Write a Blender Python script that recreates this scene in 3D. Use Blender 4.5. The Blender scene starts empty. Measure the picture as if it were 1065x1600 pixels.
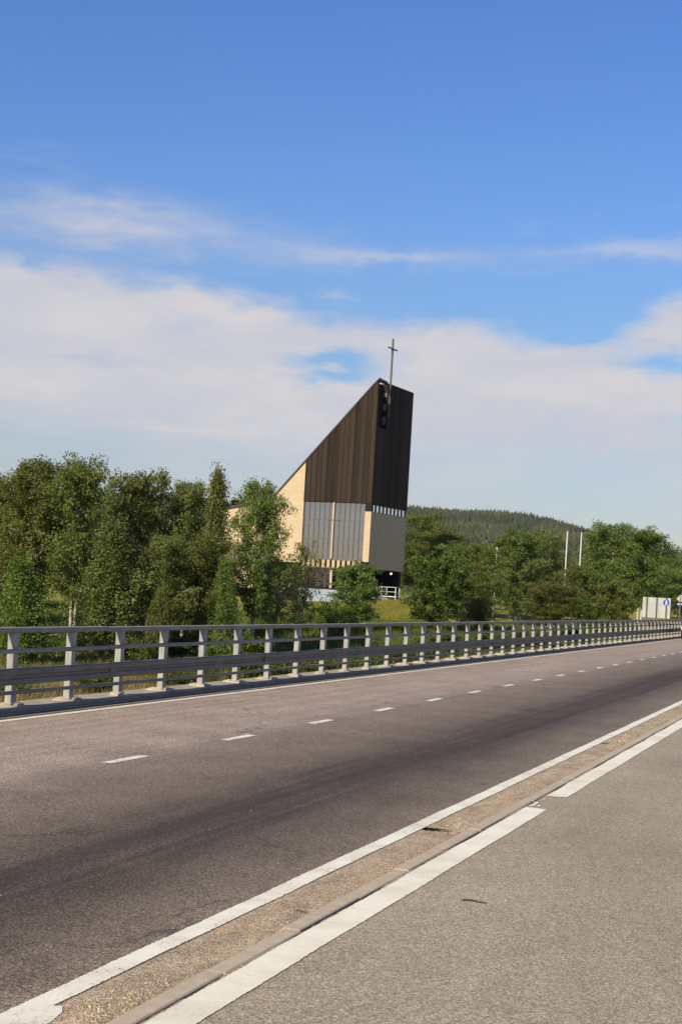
import bpy, math, random
import numpy as np
R = math.radians
rnd = random.Random(7)
scene = bpy.context.scene
COL = scene.collection

# ------------------------------------------------------------------ camera
TH = math.atan(816 / 2400.0)          # the camera looks this far left of the road's direction (+Y)
cam = bpy.data.cameras.new('camera')
camera = bpy.data.objects.new('camera', cam)
COL.objects.link(camera)
camera.location = (0, 0, 1.9)
camera.rotation_mode = 'QUATERNION'
from mathutils import Matrix, Vector
camera.rotation_quaternion = (Matrix.Rotation(TH, 3, 'Z') @ Matrix.Rotation(R(90), 3, 'X') @ Matrix.Rotation(R(3.3), 3, 'Z')).to_quaternion()
cam.sensor_fit = 'VERTICAL'
cam.sensor_height = 36.0
cam.lens = 36.0 * 2400 / 1600
cam.shift_y = 117 / 1600.0
cam.clip_start = 0.1
cam.clip_end = 20000
scene.camera = camera

# ------------------------------------------------------------------ exposure, sun
scene.view_settings.view_transform = 'Standard'
scene.view_settings.look = 'None'
scene.view_settings.exposure = 0.50
scene.view_settings.gamma = 1.0
scene.cycles.max_bounces = 8
scene.cycles.transparent_max_bounces = 12
SUN_EL = R(35)
PHI = R(34.5) - TH                      # the sun stands behind the camera, this far left of the road's axis
sdir = Vector((-math.sin(PHI) * math.cos(SUN_EL), -math.cos(PHI) * math.cos(SUN_EL), math.sin(SUN_EL)))
sl = bpy.data.lights.new('sun', 'SUN')
sl.energy = 4.2
sl.angle = R(0.53)
sl.color = (1.0, 0.875, 0.66)
sun = bpy.data.objects.new('sun', sl)
COL.objects.link(sun)
sun.location = (-30, -60, 60)
sun.rotation_euler = sdir.to_track_quat('Z', 'Y').to_euler()

# ------------------------------------------------------------------ sky with cirrus and a cloud bank
world = bpy.data.worlds.new('World')
scene.world = world
world.use_nodes = True
nt = world.node_tree
nt.nodes.clear()

class NG:
    """small helper to write node maths as expressions"""
    def __init__(s, tree): s.t = tree
    def n(s, typ, **kw):
        nd = s.t.nodes.new(typ)
        for k, v in kw.items(): setattr(nd, k, v)
        return nd
    def put(s, sock, v):
        if isinstance(v, (int, float)): sock.default_value = v
        elif isinstance(v, (tuple, list)): sock.default_value = v if len(v) == len(sock.default_value) else (*v, 1)
        else: s.t.links.new(v, sock)
    def m(s, op, a, b=0.0, c=0.0, clamp=False):
        nd = s.n('ShaderNodeMath', operation=op, use_clamp=clamp)
        for i, v in enumerate((a, b, c)): s.put(nd.inputs[i], v)
        return nd.outputs[0]
    def ss(s, x, lo, hi, a=0.0, b=1.0):
        nd = s.n('ShaderNodeMapRange', interpolation_type='SMOOTHSTEP')
        for k, v in (('Value', x), ('From Min', lo), ('From Max', hi), ('To Min', a), ('To Max', b)): s.put(nd.inputs[k], v)
        return nd.outputs['Result']
    def noise(s, vec, scale, detail=4, rough=0.55, dist=0.0):
        nd = s.n('ShaderNodeTexNoise')
        if vec is not None: s.put(nd.inputs['Vector'], vec)
        for k, v in (('Scale', scale), ('Detail', detail), ('Roughness', rough), ('Distortion', dist)): s.put(nd.inputs[k], v)
        return nd.outputs['Fac']
    def xyz(s, x, y, z):
        nd = s.n('ShaderNodeCombineXYZ')
        for i, v in enumerate((x, y, z)): s.put(nd.inputs[i], v)
        return nd.outputs[0]
    def mix(s, f, a, b, mode='MIX'):
        nd = s.n('ShaderNodeMix', data_type='RGBA', blend_type=mode)
        s.put(nd.inputs[0], f); s.put(nd.inputs[6], a); s.put(nd.inputs[7], b)
        return nd.outputs[2]
    def ramp(s, f, stops, interp='LINEAR'):
        nd = s.n('ShaderNodeValToRGB')
        cr = nd.color_ramp; cr.interpolation = interp
        while len(cr.elements) < len(stops): cr.elements.new(0.5)
        for e, (p, c) in zip(cr.elements, stops):
            e.position = p; e.color = (*c, 1) if len(c) == 3 else c
        s.put(nd.inputs[0], f)
        return nd.outputs[0]

g = NG(nt)
sky = g.n('ShaderNodeTexSky', sky_type='NISHITA', sun_disc=False)
sky.sun_elevation = SUN_EL
sky.sun_rotation = math.atan2(sdir.x, sdir.y)
sky.altitude = 50; sky.air_density = 1.0; sky.dust_density = 0.4; sky.ozone_density = 3.0
tc = g.n('ShaderNodeTexCoord').outputs['Generated']
sep = g.n('ShaderNodeSeparateXYZ'); g.put(sep.inputs[0], tc)
dx, dy, dz = sep.outputs
s_, c_ = math.sin(TH), math.cos(TH)
fw = g.m('ADD', g.m('MULTIPLY', dx, -s_), g.m('MULTIPLY', dy, c_))
rt = g.m('ADD', g.m('MULTIPLY', dx, c_), g.m('MULTIPLY', dy, s_))
az = g.m('MULTIPLY', g.m('ARCTAN2', rt, fw), 57.29578)
el = g.m('MULTIPLY', g.m('ARCSINE', dz), 57.29578)
# domain warp in degrees, stretched along the horizon
p0 = g.xyz(g.m('MULTIPLY', az, 0.10), g.m('MULTIPLY', el, 0.33), 1.7)
wa = g.noise(p0, 1.0, 4, 0.6)
p1 = g.xyz(g.m('MULTIPLY', az, 0.38), g.m('MULTIPLY', el, 0.95), 9.1)
wb = g.noise(p1, 1.0, 6, 0.62, 0.25)
elw = g.m('ADD', el, g.m('ADD', g.m('MULTIPLY', g.m('SUBTRACT', wa, 0.5), 2.2), g.m('MULTIPLY', g.m('SUBTRACT', wb, 0.5), 1.8)))
fc = g.n('ShaderNodeFloatCurve')
cv = fc.mapping.curves[0]
prof = [(-180, 10.2), (-60, 10.8), (-13, 11.5), (-8, 11.35), (-4, 10.85), (-1.5, 10.4), (2, 10.5), (5, 10.1), (8.0, 9.3), (9.3, 9.9), (11, 11.2), (13, 11.5), (30, 10.2), (90, 11), (180, 10.2)]
while len(cv.points) < len(prof): cv.points.new(0.5, 0.5)
for p, (a, e) in zip(cv.points, prof): p.location = (a / 360 + 0.5, e / 20.0); p.handle_type = 'VECTOR'
fc.mapping.update()
g.put(fc.inputs['Value'], g.m('ADD', g.m('DIVIDE', az, 360.0), 0.5))
top = g.m('MULTIPLY', fc.outputs[0], 20.0)
dtop = g.m('SUBTRACT', top, elw)                       # degrees below the bank's upper edge
bank = g.ss(dtop, -0.20, 1.05)
bank = g.m('MULTIPLY', bank, g.ss(el, 2.5, 7.5, 0.30, 1.0))
def blob(ca, ce, ra, re_):
    a = g.m('DIVIDE', g.m('SUBTRACT', az, ca), ra)
    e = g.m('DIVIDE', g.m('SUBTRACT', elw, ce), re_)
    return g.m('EXPONENT', g.m('MULTIPLY', g.m('ADD', g.m('MULTIPLY', a, a), g.m('MULTIPLY', e, e)), -1.0))
for (ca, ce, ra, re_, k) in ((-0.7, 8.30, 1.9, 0.45, 1.15), (11.6, 8.75, 1.9, 0.55, 1.05), (9.0, 9.6, 1.2, .4, .5), (-6.5, 9.4, 1.4, 0.4, 0.25), (12.3, 6.7, 1.5, 0.25, 0.4), (-10, 7.8, 4.0, 0.25, 0.2), (-13, 4.6, 5.0, 0.9, 0.25), (8.5, 4.6, 3.0, 1.0, 0.25)):
    bank = g.m('SUBTRACT', bank, g.m('MULTIPLY', blob(ca, ce, ra, re_), k), clamp=True)
wisp = g.m('MULTIPLY', blob(-9.5, 12.50, 4.6, 0.85), 0.72)
for (ca, ce, ra, re_, k) in ((1.2, 12.2, 3.2, 0.32, 0.5), (10.5, 12.7, 4.0, 0.38, 0.5), (-0.8, 10.75, 0.8, 0.15, 0.4), (-2.5, 12.0, 3.0, 0.6, 0.25)):
    wisp = g.m('ADD', wisp, g.m('MULTIPLY', blob(ca, ce, ra, re_), k))
# scattered thin cirrus over the whole sky, thickest between 11 and 17 degrees
p2 = g.xyz(g.m('MULTIPLY', az, 0.055), g.m('MULTIPLY', el, 0.42), 4.4)
ci = g.ss(g.noise(p2, 1.3, 6, 0.6, 0.5), 0.56, 0.85, 0.0, 0.5)
ci = g.m('MULTIPLY', ci, g.ss(el, 17.5, 12.5))
p3 = g.xyz(g.m('MULTIPLY', az, 0.45), g.m('MULTIPLY', el, 1.9), 2.2)
fine = g.noise(p3, 1.0, 7, 0.65, 0.4)
wisp = g.m('MULTIPLY', g.m('ADD', wisp, ci), g.ss(fine, 0.25, 0.75, 0.62, 1.08))
bank = g.m('MULTIPLY', bank, g.ss(fine, 0.25, 0.65, 0.80, 1.06))
cover = g.m('MINIMUM', g.m('ADD', bank, wisp), 0.93)
hsv = g.n('ShaderNodeHueSaturation')
g.put(hsv.inputs['Saturation'], 1.25); g.put(hsv.inputs['Value'], 1.0); g.put(hsv.inputs['Color'], sky.outputs[0])
CLOUD = 5.6
ccol = g.mix(g.ss(g.noise(p0, 1.7, 3), 0.35, 0.7), (CLOUD * 0.90, CLOUD * 0.90, CLOUD * 0.98, 1), (CLOUD * 1.04, CLOUD * 0.985, CLOUD * 0.975, 1))
tint = g.mix(1.0, hsv.outputs[0], g.mix(g.ss(el, 8.0, 21.0), (1.10, 0.995, 1.06, 1), (1.16, 0.985, 1.20, 1)), 'MULTIPLY')
low = g.n('ShaderNodeVectorMath', operation='SCALE'); g.put(low.inputs[0], tint); g.put(low.inputs['Scale'], g.ss(el, 0.0, 15.0, 0.62, 1.0))
tint = low.outputs[0]
skycol = g.mix(cover, tint, ccol)
bg = g.n('ShaderNodeBackground')
g.put(bg.inputs['Color'], skycol); bg.inputs['Strength'].default_value = 0.085
out = g.n('ShaderNodeOutputWorld')
nt.links.new(bg.outputs[0], out.inputs[0])

# ------------------------------------------------------------------ helpers
def tag(o, label=None, cat=None, group=None, kind=None):
    if label: o['label'] = label
    if cat: o['category'] = cat
    if group: o['group'] = group
    if kind: o['kind'] = kind
    return o

def empty(name, loc=(0, 0, 0), rz=0.0):
    o = bpy.data.objects.new(name, None)
    o.empty_display_size = 0.3
    COL.objects.link(o)
    o.location = loc; o.rotation_euler = (0, 0, rz)
    return o

def link_mesh(name, me, mat=None, parent=None, loc=None):
    if mat is not None and len(me.materials) == 0: me.materials.append(mat)
    o = bpy.data.objects.new(name, me)
    COL.objects.link(o)
    if parent is not None: o.parent = parent
    if loc is not None: o.location = loc
    return o

def np_mesh(name, V, F, smooth=False):
    """mesh from numpy arrays: V (n,3), F (m,k) with k = 3 or 4"""
    V = np.asarray(V, dtype=np.float32); F = np.asarray(F, dtype=np.int32)
    me = bpy.data.meshes.new(name)
    k = F.shape[1]
    me.vertices.add(len(V)); me.vertices.foreach_set('co', V.ravel())
    me.loops.add(F.size); me.loops.foreach_set('vertex_index', F.ravel())
    me.polygons.add(len(F)); me.polygons.foreach_set('loop_start', np.arange(0, F.size, k, dtype=np.int32))
    if smooth: me.polygons.foreach_set('use_smooth', np.ones(len(F), dtype=bool))
    me.update(calc_edges=True)
    me.validate()
    return me

class MB:
    """collects simple solids and builds them as one mesh"""
    def __init__(s): s.v = []; s.f = []
    def add(s, vs, fs):
        k = len(s.v); s.v += [tuple(p) for p in vs]; s.f += [tuple(i + k for i in f) for f in fs]; return s
    def box(s, x0, x1, y0, y1, z0, z1):
        return s.add([(x0, y0, z0), (x1, y0, z0), (x1, y1, z0), (x0, y1, z0), (x0, y0, z1), (x1, y0, z1), (x1, y1, z1), (x0, y1, z1)],
                     [(0, 3, 2, 1), (4, 5, 6, 7), (0, 1, 5, 4), (1, 2, 6, 5), (2, 3, 7, 6), (3, 0, 4, 7)])
    def prism_y(s, pts, y0, y1):
        """polygon of (x,z), counter-clockwise seen from -Y, pushed from y0 to y1"""
        n = len(pts)
        v = [(x, y0, z) for x, z in pts] + [(x, y1, z) for x, z in pts]
        return s.add(v, [tuple(range(n)), tuple(range(2 * n - 1, n - 1, -1))] + [((i + 1) % n, i, i + n, (i + 1) % n + n) for i in range(n)])
    def prism_x(s, pts, x0, x1):
        """polygon of (y,z) pushed from x0 to x1"""
        n = len(pts)
        v = [(x1, y, z) for y, z in pts] + [(x0, y, z) for y, z in pts]
        return s.add(v, [tuple(range(n)), tuple(range(2 * n - 1, n - 1, -1))] + [((i + 1) % n, i, i + n, (i + 1) % n + n) for i in range(n)])
    def tube(s, pts, rad, n=8, cap=True):
        pts = [Vector(p) for p in pts]
        if not isinstance(rad, (list, tuple)): rad = [rad] * len(pts)
        v = []
        for i, p in enumerate(pts):
            d = (pts[min(i + 1, len(pts) - 1)] - pts[max(i - 1, 0)]).normalized()
            a = d.orthogonal().normalized() if abs(d.z) > 0.95 else d.cross(Vector((0, 0, 1))).normalized()
            if abs(d.z) > 0.95: a = Vector((1, 0, 0)) - d * d.x; a.normalize()
            b = d.cross(a)
            for k in range(n):
                t = 2 * math.pi * k / n
                v.append(p + (a * math.cos(t) + b * math.sin(t)) * rad[i])
        f = []
        for i in range(len(pts) - 1):
            for k in range(n):
                f.append((i * n + k, i * n + (k + 1) % n, (i + 1) * n + (k + 1) % n, (i + 1) * n + k))
        if cap:
            f.append(tuple(range(n - 1, -1, -1))); f.append(tuple((len(pts) - 1) * n + k for k in range(n)))
        return s.add(v, f)
    def mesh(s, name, bevel=0.0, smooth=False):
        me = bpy.data.meshes.new(name)
        me.from_pydata(s.v, [], s.f)
        me.update()
        if bevel or True:
            import bmesh
            bm = bmesh.new(); bm.from_mesh(me)
            bmesh.ops.recalc_face_normals(bm, faces=bm.faces)
            if bevel: bmesh.ops.bevel(bm, geom=list(bm.edges), offset=bevel, segments=1, affect='EDGES')
            bm.to_mesh(me); bm.free()
        if smooth: me.polygons.foreach_set('use_smooth', [True] * len(me.polygons))
        return me
    def build(s, name, mat, parent=None, bevel=0.0, smooth=False, loc=None):
        return link_mesh(name, s.mesh(name, bevel, smooth), mat, parent, loc)

# ------------------------------------------------------------------ materials
def new_mat(name, rough=0.8, spec=0.3):
    m = bpy.data.materials.new(name); m.use_nodes = True
    t = m.node_tree; b = t.nodes['Principled BSDF']
    b.inputs['Roughness'].default_value = rough
    b.inputs['Specular IOR Level'].default_value = spec
    return m, NG(t), b
def bump(g, b, h, dist, strength=1.0):
    nd = g.n('ShaderNodeBump'); nd.inputs['Strength'].default_value = strength; nd.inputs['Distance'].default_value = dist
    g.put(nd.inputs['Height'], h); g.t.links.new(nd.outputs[0], b.inputs['Normal'])
def objco(g): return g.n('ShaderNodeTexCoord').outputs['Object']
def geopos(g): return g.n('ShaderNodeNewGeometry').outputs['Position']
def scaled(g, v, s):
    nd = g.n('ShaderNodeVectorMath', operation='MULTIPLY'); g.put(nd.inputs[0], v); nd.inputs[1].default_value = s
    return nd.outputs[0]
def comps(g, v):
    nd = g.n('ShaderNodeSeparateXYZ'); g.put(nd.inputs[0], v); return nd.outputs

def simple(name, c1, c2, scale=3.0, rough=0.7, spec=0.3, bmp=0.0, stretch=(1, 1, 1), metal=0.0, detail=5):
    m, g, b = new_mat(name, rough, spec)
    v = scaled(g, geopos(g), stretch)
    n = g.noise(v, scale, detail, 0.6)
    g.put(b.inputs['Base Color'], g.ramp(n, [(0.3, c1), (0.7, c2)]))
    b.inputs['Metallic'].default_value = metal
    if bmp: bump(g, b, n, bmp)
    return m

def asphalt_aggregate(g, pos, lo=.55, hi=1.62, pale=1.1):
    """stones of a few millimetres to a centimetre: returns grey value around 1 and a height"""
    a = g.noise(pos, 230.0, 2, 0.6)
    bnd = g.n('ShaderNodeTexVoronoi', feature='F1'); g.put(bnd.inputs['Vector'], pos); bnd.inputs['Scale'].default_value = 100.0
    vr = g.n('ShaderNodeSeparateColor'); g.put(vr.inputs[0], bnd.outputs['Color'])
    stone = g.ss(vr.outputs[0], 0.0, 1.0, lo, hi)
    edge = g.ss(bnd.outputs['Distance'], 0.25, 0.75, 1.08, 0.72)
    k = g.m('MULTIPLY', g.m('MULTIPLY', stone, edge), g.ss(a, 0.3, 0.7, 0.78, 1.22))
    light = g.ss(vr.outputs[1], 0.90, 0.95, 0.0, pale)          # the odd pale stone
    return g.m('ADD', k, light), g.m('ADD', bnd.outputs['Distance'], g.m('MULTIPLY', a, 0.6))

def road_material():
    m, g, b = new_mat('road_asphalt', 0.82, 0.25)
    p = geopos(g); x, y, z = comps(g, p)
    slow = g.noise(scaled(g, p, (1.0, 0.10, 1)), 1.1, 5, 0.6)
    med = g.noise(scaled(g, p, (1.0, 0.35, 1)), 2.6, 5, 0.65)
    streak = g.noise(scaled(g, p, (6.0, 0.06, 1)), 1.0, 4, 0.6)
    xw = g.m('ADD', x, g.m('ADD', g.m('MULTIPLY', g.m('SUBTRACT', slow, 0.5), 0.9), g.m('MULTIPLY', g.m('SUBTRACT', med, 0.5), 0.5)))
    f = g.m('DIVIDE', g.m('ADD', xw, 10.6), 8.0)                # 0 at the bridge edge, 1 past the kerb
    # traffic film and bitumen bleeding: bands that run along the road
    col = g.ramp(f, [(0.0, (.30, .225, .150)), (0.050, (.30, .225, .150)), (0.08, (.315, .250, .186)), (0.27, (.345, .272, .212)), (0.40, (.312, .245, .190)), (0.455, (.215, .166, .128)),  # outermost stops: edge dust, with warmth painted in to offset blue railing shade
                     (0.54, (.185, .143, .102)), (0.63, (.135, .103, .072)), (0.69, (.058, .043, .029)), (0.76, (.046, .034, .023)), (0.82, (.105, .081, .057)), (0.90, (.190, .149, .107)), (1.0, (.215, .172, .125))])
    col = g.mix(g.ss(streak, 0.35, 0.75, 0.0, 0.40), col, (.145, .112, .085, 1))
    oil = g.m('MULTIPLY', g.ss(g.noise(scaled(g, p, (2.2, .9, 1)), 1.3, 3, .5), .70, .76, 0, .55), g.ss(g.noise(p, 9.0, 4, .6), .40, .60))
    col = g.mix(oil, col, (.06, .046, .036, 1))
    ce = g.n('ShaderNodeTexVoronoi', feature='DISTANCE_TO_EDGE'); ce.inputs['Scale'].default_value = .42
    wv = g.n('ShaderNodeVectorMath', operation='ADD'); g.put(wv.inputs[0], scaled(g, p, (1, .55, 1)))
    wn = g.n('ShaderNodeTexNoise'); wn.inputs['Scale'].default_value = 1.6; wn.inputs['Detail'].default_value = 6; g.put(wn.inputs['Vector'], p)
    g.put(wv.inputs[1], wn.outputs['Color']); g.put(ce.inputs['Vector'], wv.outputs[0])
    crk = g.m('MULTIPLY', g.ss(ce.outputs['Distance'], .012, .004, 0, .5), g.ss(g.noise(p, .35, 3, .5), .50, .60))
    col = g.mix(crk, col, (.05, .04, .032, 1))
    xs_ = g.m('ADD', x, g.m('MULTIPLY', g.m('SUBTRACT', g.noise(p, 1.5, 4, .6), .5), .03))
    rail_shade = g.m('MULTIPLY', g.ss(xs_, -10.165, -10.150), g.ss(xs_, -10.075, -10.090))
    rail_shade2 = g.m('MULTIPLY', g.ss(xs_, -10.345, -10.33), g.ss(xs_, -10.255, -10.27))
    col = g.mix(g.m('MULTIPLY', g.m('MAXIMUM', rail_shade, rail_shade2), .9), col, (.035, .028, .022, 1))  # dark stripes painted along the edge, imitating the railing's shadow lines
    pat = g.ss(g.noise(p, 0.9, 5, 0.6), 0.35, 0.7, 0.90, 1.10)
    k, h = asphalt_aggregate(g, p)
    kk = g.m('MULTIPLY', k, pat)
    mul = g.n('ShaderNodeVectorMath', operation='SCALE'); g.put(mul.inputs[0], col); g.put(mul.inputs['Scale'], kk)
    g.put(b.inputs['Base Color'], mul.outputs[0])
    bump(g, b, h, 0.002, 0.45)
    return m
def path_material():
    m, g, b = new_mat('path_asphalt', 0.9, 0.2)
    p = geopos(g); x, y, z = comps(g, p)
    big = g.noise(scaled(g, p, (1, 0.5, 1)), 0.8, 5, 0.6)
    col = g.ramp(big, [(0.30, (.275, .230, .165)), (0.5, (.325, .272, .197)), (0.72, (.378, .317, .233))])
    col = g.mix(g.ss(g.noise(p, 5.0, 6, 0.7), 0.45, 0.75, 0, 0.35), col, (.215, .18, .143, 1))
    edge = g.ss(g.m('ADD', x, g.m('MULTIPLY', g.noise(p, 3.0, 4), 0.3)), -2.58, -2.30, 0.35, 0.0)   # dust washed against the kerb
    col = g.mix(edge, col, (.29, .24, .185, 1))
    k, h = asphalt_aggregate(g, p, .70, 1.36, .55)
    mul = g.n('ShaderNodeVectorMath', operation='SCALE'); g.put(mul.inputs[0], col); g.put(mul.inputs['Scale'], k)
    g.put(b.inputs['Base Color'], mul.outputs[0])
    bump(g, b, h, 0.003, 0.5)
    return m
def paint_material(name, base, wear_lo, wear_hi, under):
    m, g, b = new_mat(name, 0.6, 0.3)
    p = geopos(g)
    w = g.m('ADD', g.m('MULTIPLY', g.noise(p, 28.0, 5, 0.7), 0.6), g.m('MULTIPLY', g.noise(p, 120.0, 2, 0.6), 0.4))
    big = g.noise(p, 2.2, 5, 0.65)
    w = g.m('ADD', w, g.m('MULTIPLY', g.m('SUBTRACT', big, 0.5), 0.25))
    dirt = g.mix(g.ss(big, 0.35, 0.7), base, tuple(c * k for c, k in zip(base, (0.84, 0.82, 0.78))) + (1,))
    g.put(b.inputs['Base Color'], g.mix(g.ss(w, wear_lo, wear_hi), dirt, under))
    bump(g, b, g.noise(p, 90.0, 3, 0.6), 0.003, 0.6)
    return m
M = {}
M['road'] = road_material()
M['path'] = path_material()
M['paint'] = paint_material('road_paint', (.79, .76, .62), 0.545, 0.66, (.24, .21, .18, 1))
M['paint_path'] = paint_material('path_paint', (.80, .755, .60), 0.58, 0.70, (.34, .30, .25, 1))
M['sand'] = None
def sand_material():
    m, g, b = new_mat('gutter_sand', 0.95, 0.1)
    p = geopos(g); x, y, z = comps(g, p)
    n = g.noise(scaled(g, p, (1, 0.4, 1)), 5.0, 6, 0.65)
    col = g.ramp(n, [(0.3, (.27, .212, .15)), (0.5, (.42, .325, .215)), (0.7, (.52, .41, .275))])
    vo = g.n('ShaderNodeTexVoronoi'); g.put(vo.inputs['Vector'], p); vo.inputs['Scale'].default_value = 120
    vs = g.n('ShaderNodeSeparateColor'); g.put(vs.inputs[0], vo.outputs['Color'])
    mul = g.n('ShaderNodeVectorMath', operation='SCALE'); g.put(mul.inputs[0], col); g.put(mul.inputs['Scale'], g.ss(vs.outputs[0], 0, 1, 0.6, 1.45))
    g.put(b.inputs['Base Color'], mul.outputs[0])
    bump(g, b, g.m('ADD', vo.outputs['Distance'], g.noise(p, 40.0, 4)), 0.008, 0.9)
    return m
M['sand'] = sand_material()
M['kerb'] = simple('kerb_concrete', (.37, .305, .218), (.47, .392, .285), 9.0, 0.9, 0.2, 0.003)
M['concrete'] = simple('edge_concrete', (.25, .215, .16), (.38, .34, .26), 4.0, 0.9, 0.2, 0.004)
M['pad'] = simple('mortar_pad', (.33, .285, .21), (.44, .385, .29), 14.0, 0.95, 0.1, 0.006)
M['deck'] = simple('deck_concrete', (.16, .15, .13), (.24, .22, .19), 1.0, 0.9, 0.2)
M['dirt'] = simple('dark_dirt', (.022, .017, .012), (.06, .045, .03), 30.0, 0.95, 0.1, 0.01)
M['pebble'] = None
def island_mat(name, stops, rough=0.8, spec=0.2, transl=0.0, objvar=0.0, clump=0.0, cw=.45):
    m, g, b = new_mat(name, rough, spec)
    r = g.n('ShaderNodeNewGeometry').outputs['Random Per Island']
    f = r
    if clump:
        n = g.noise(objco(g), clump, 3, 0.6)
        f = g.m('ADD', g.m('MULTIPLY', r, 1 - cw), g.m('MULTIPLY', g.ss(n, 0.3, 0.7), cw))
    col = g.ramp(f, stops)
    if objvar:
        oi = g.n('ShaderNodeObjectInfo').outputs['Random']
        hs = g.n('ShaderNodeHueSaturation')
        g.put(hs.inputs['Hue'], g.m('ADD', 0.5, g.m('MULTIPLY', g.m('SUBTRACT', oi, 0.5), 0.055 * objvar)))
        g.put(hs.inputs['Value'], g.m('ADD', 1.0, g.m('MULTIPLY', g.m('SUBTRACT', oi, 0.5), 0.32 * objvar)))
        g.put(hs.inputs['Color'], col); col = hs.outputs[0]
    g.put(b.inputs['Base Color'], col)
    if transl:
        t = g.n('ShaderNodeBsdfTranslucent')
        br = g.n('ShaderNodeMix', data_type='RGBA', blend_type='MULTIPLY'); br.inputs[0].default_value = 1.0
        g.put(br.inputs[6], col); br.inputs[7].default_value = (1.25, 1.35, 0.7, 1)
        g.t.links.new(br.outputs[2], t.inputs['Color'])
        mx = g.n('ShaderNodeMixShader'); mx.inputs[0].default_value = transl
        o = g.t.nodes['Material Output']
        g.t.links.new(b.outputs[0], mx.inputs[1]); g.t.links.new(t.outputs[0], mx.inputs[2]); g.t.links.new(mx.outputs[0], o.inputs['Surface'])
    return m
M['pebble'] = island_mat('pebbles', [(0, (.16, .12, .08)), (0.4, (.32, .25, .16)), (0.8, (.46, .38, .25)), (1, (.62, .55, .42))], 0.9)
M['steel'] = None
def steel_material():
    m, g, b = new_mat('galvanised_steel', 0.62, 0.4)
    p = geopos(g)
    n = g.noise(scaled(g, p, (3, 0.6, 2)), 4.0, 5, 0.65)
    sp = g.noise(p, 60.0, 3, 0.6)
    col = g.ramp(g.m('ADD', g.m('MULTIPLY', n, 0.7), g.m('MULTIPLY', sp, 0.3)), [(0.32, (.11, .098, .078)), (0.5, (.165, .148, .119)), (0.68, (.235, .212, .172))])
    g.put(b.inputs['Base Color'], col)
    b.inputs['Metallic'].default_value = 0.0
    return m
M['steel'] = steel_material()
M['rail'] = simple('rail_zinc', (.18, .168, .145), (.28, .265, .232), 5.0, 0.65, 0.4, 0.0, (3, .6, 2), 0.0)
M['post'] = simple('weathered_post_zinc', (.25, .248, .228), (.37, .365, .335), 7.0, 0.65, 0.4, 0.0, (2, 2, 0.7), 0.1)
M['twig'] = simple('dry_twig', (.05, .035, .022), (.12, .085, .055), 40.0, 0.9, 0.1)

# ------------------------------------------------------------------ terrain
def sst(a, b, t):
    t = np.clip((t - a) / (b - a), 0, 1); return t * t * (3 - 2 * t)
def depth_side(x, y):
    return -math.sin(TH) * x + math.cos(TH) * y, math.cos(TH) * x + math.sin(TH) * y
def ground_h(x, y):
    x = np.asarray(x, dtype=float); y = np.asarray(y, dtype=float)
    Z, X = depth_side(x, y)
    h = -4.2 + 3.0 * sst(86, 135, Z) + 1.2 * sst(135, 156, Z) + .006 * np.clip(Z - 160, 0, None)
    h = h + 1.0 * np.exp(-((x + 45.0) / 5.0) ** 2 - ((y - 156) / 6.0) ** 2)          # lawn mound by the church steps
    h = h + 0.12 * np.sin(x * .31 + y * .12) * np.sin(y * .27 - x * .09)
    ridge = 117 - 44 * sst(230, 600, X) + 6 * np.sin(X / 135.0) + 3 * np.sin(X / 49.0 + 1)
    h = h + ridge * np.exp(-((Z - 2650) / 600) ** 2)
    e = sst(-22, -13, x) * sst(82, 100, y) * (1 - sst(330, 600, Z))
    return h + (-.2 - h) * e

def axis(lo, hi, step, far):
    a = list(np.arange(lo, hi + .01, step)); s = step
    b = []; v = hi
    while v < far: s *= 1.22; v += s; b.append(v)
    s = step; c = []; v = lo
    while v > -far: s *= 1.22; v -= s; c.append(v)
    return np.array(c[::-1] + a + b)
xs = axis(-130, 40, 2.0, 7000); ys = axis(-40, 250, 2.0, 7000)
XX, YY = np.meshgrid(xs, ys)
ZZ = ground_h(XX, YY)
V = np.stack([XX.ravel(), YY.ravel(), ZZ.ravel()], 1)
nx, ny = len(xs), len(ys)
ii, jj = np.meshgrid(np.arange(nx - 1), np.arange(ny - 1))
k = (jj * nx + ii).ravel()
F = np.stack([k, k + 1, k + nx + 1, k + nx], 1)
def ground_material():
    m, g, b = new_mat('meadow_ground', 0.95, 0.1)
    p = geopos(g); x, y, z = comps(g, p)
    n = g.noise(p, 0.22, 6, 0.65); n2 = g.noise(p, 2.0, 5, 0.7)
    low = g.ramp(g.m('ADD', g.m('MULTIPLY', n, 0.6), g.m('MULTIPLY', n2, 0.4)), [(0.30, (.055, .060, .022)), (0.48, (.10, .095, .035)), (0.60, (.17, .13, .06)), (0.75, (.22, .165, .09))])
    lawn = g.ramp(n2, [(0.3, (.19, .19, .035)), (0.7, (.29, .26, .06))])
    g.put(b.inputs['Base Color'], g.mix(g.ss(z, -2.3, -1.0), low, lawn))
    bump(g, b, n2, 0.15)
    return m
M['ground'] = ground_material()
ground = link_mesh('ground', np_mesh('ground', V, F, True), M['ground'])
tag(ground, kind='structure')

# ------------------------------------------------------------------ the bridge deck, carriageway, path
RN = np.random.default_rng(11)
deck = MB().box(-11.05, 2.35, -30, 101, -0.75, -0.13).build('bridge_deck', M['deck'])
tag(deck, kind='structure')

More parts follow.
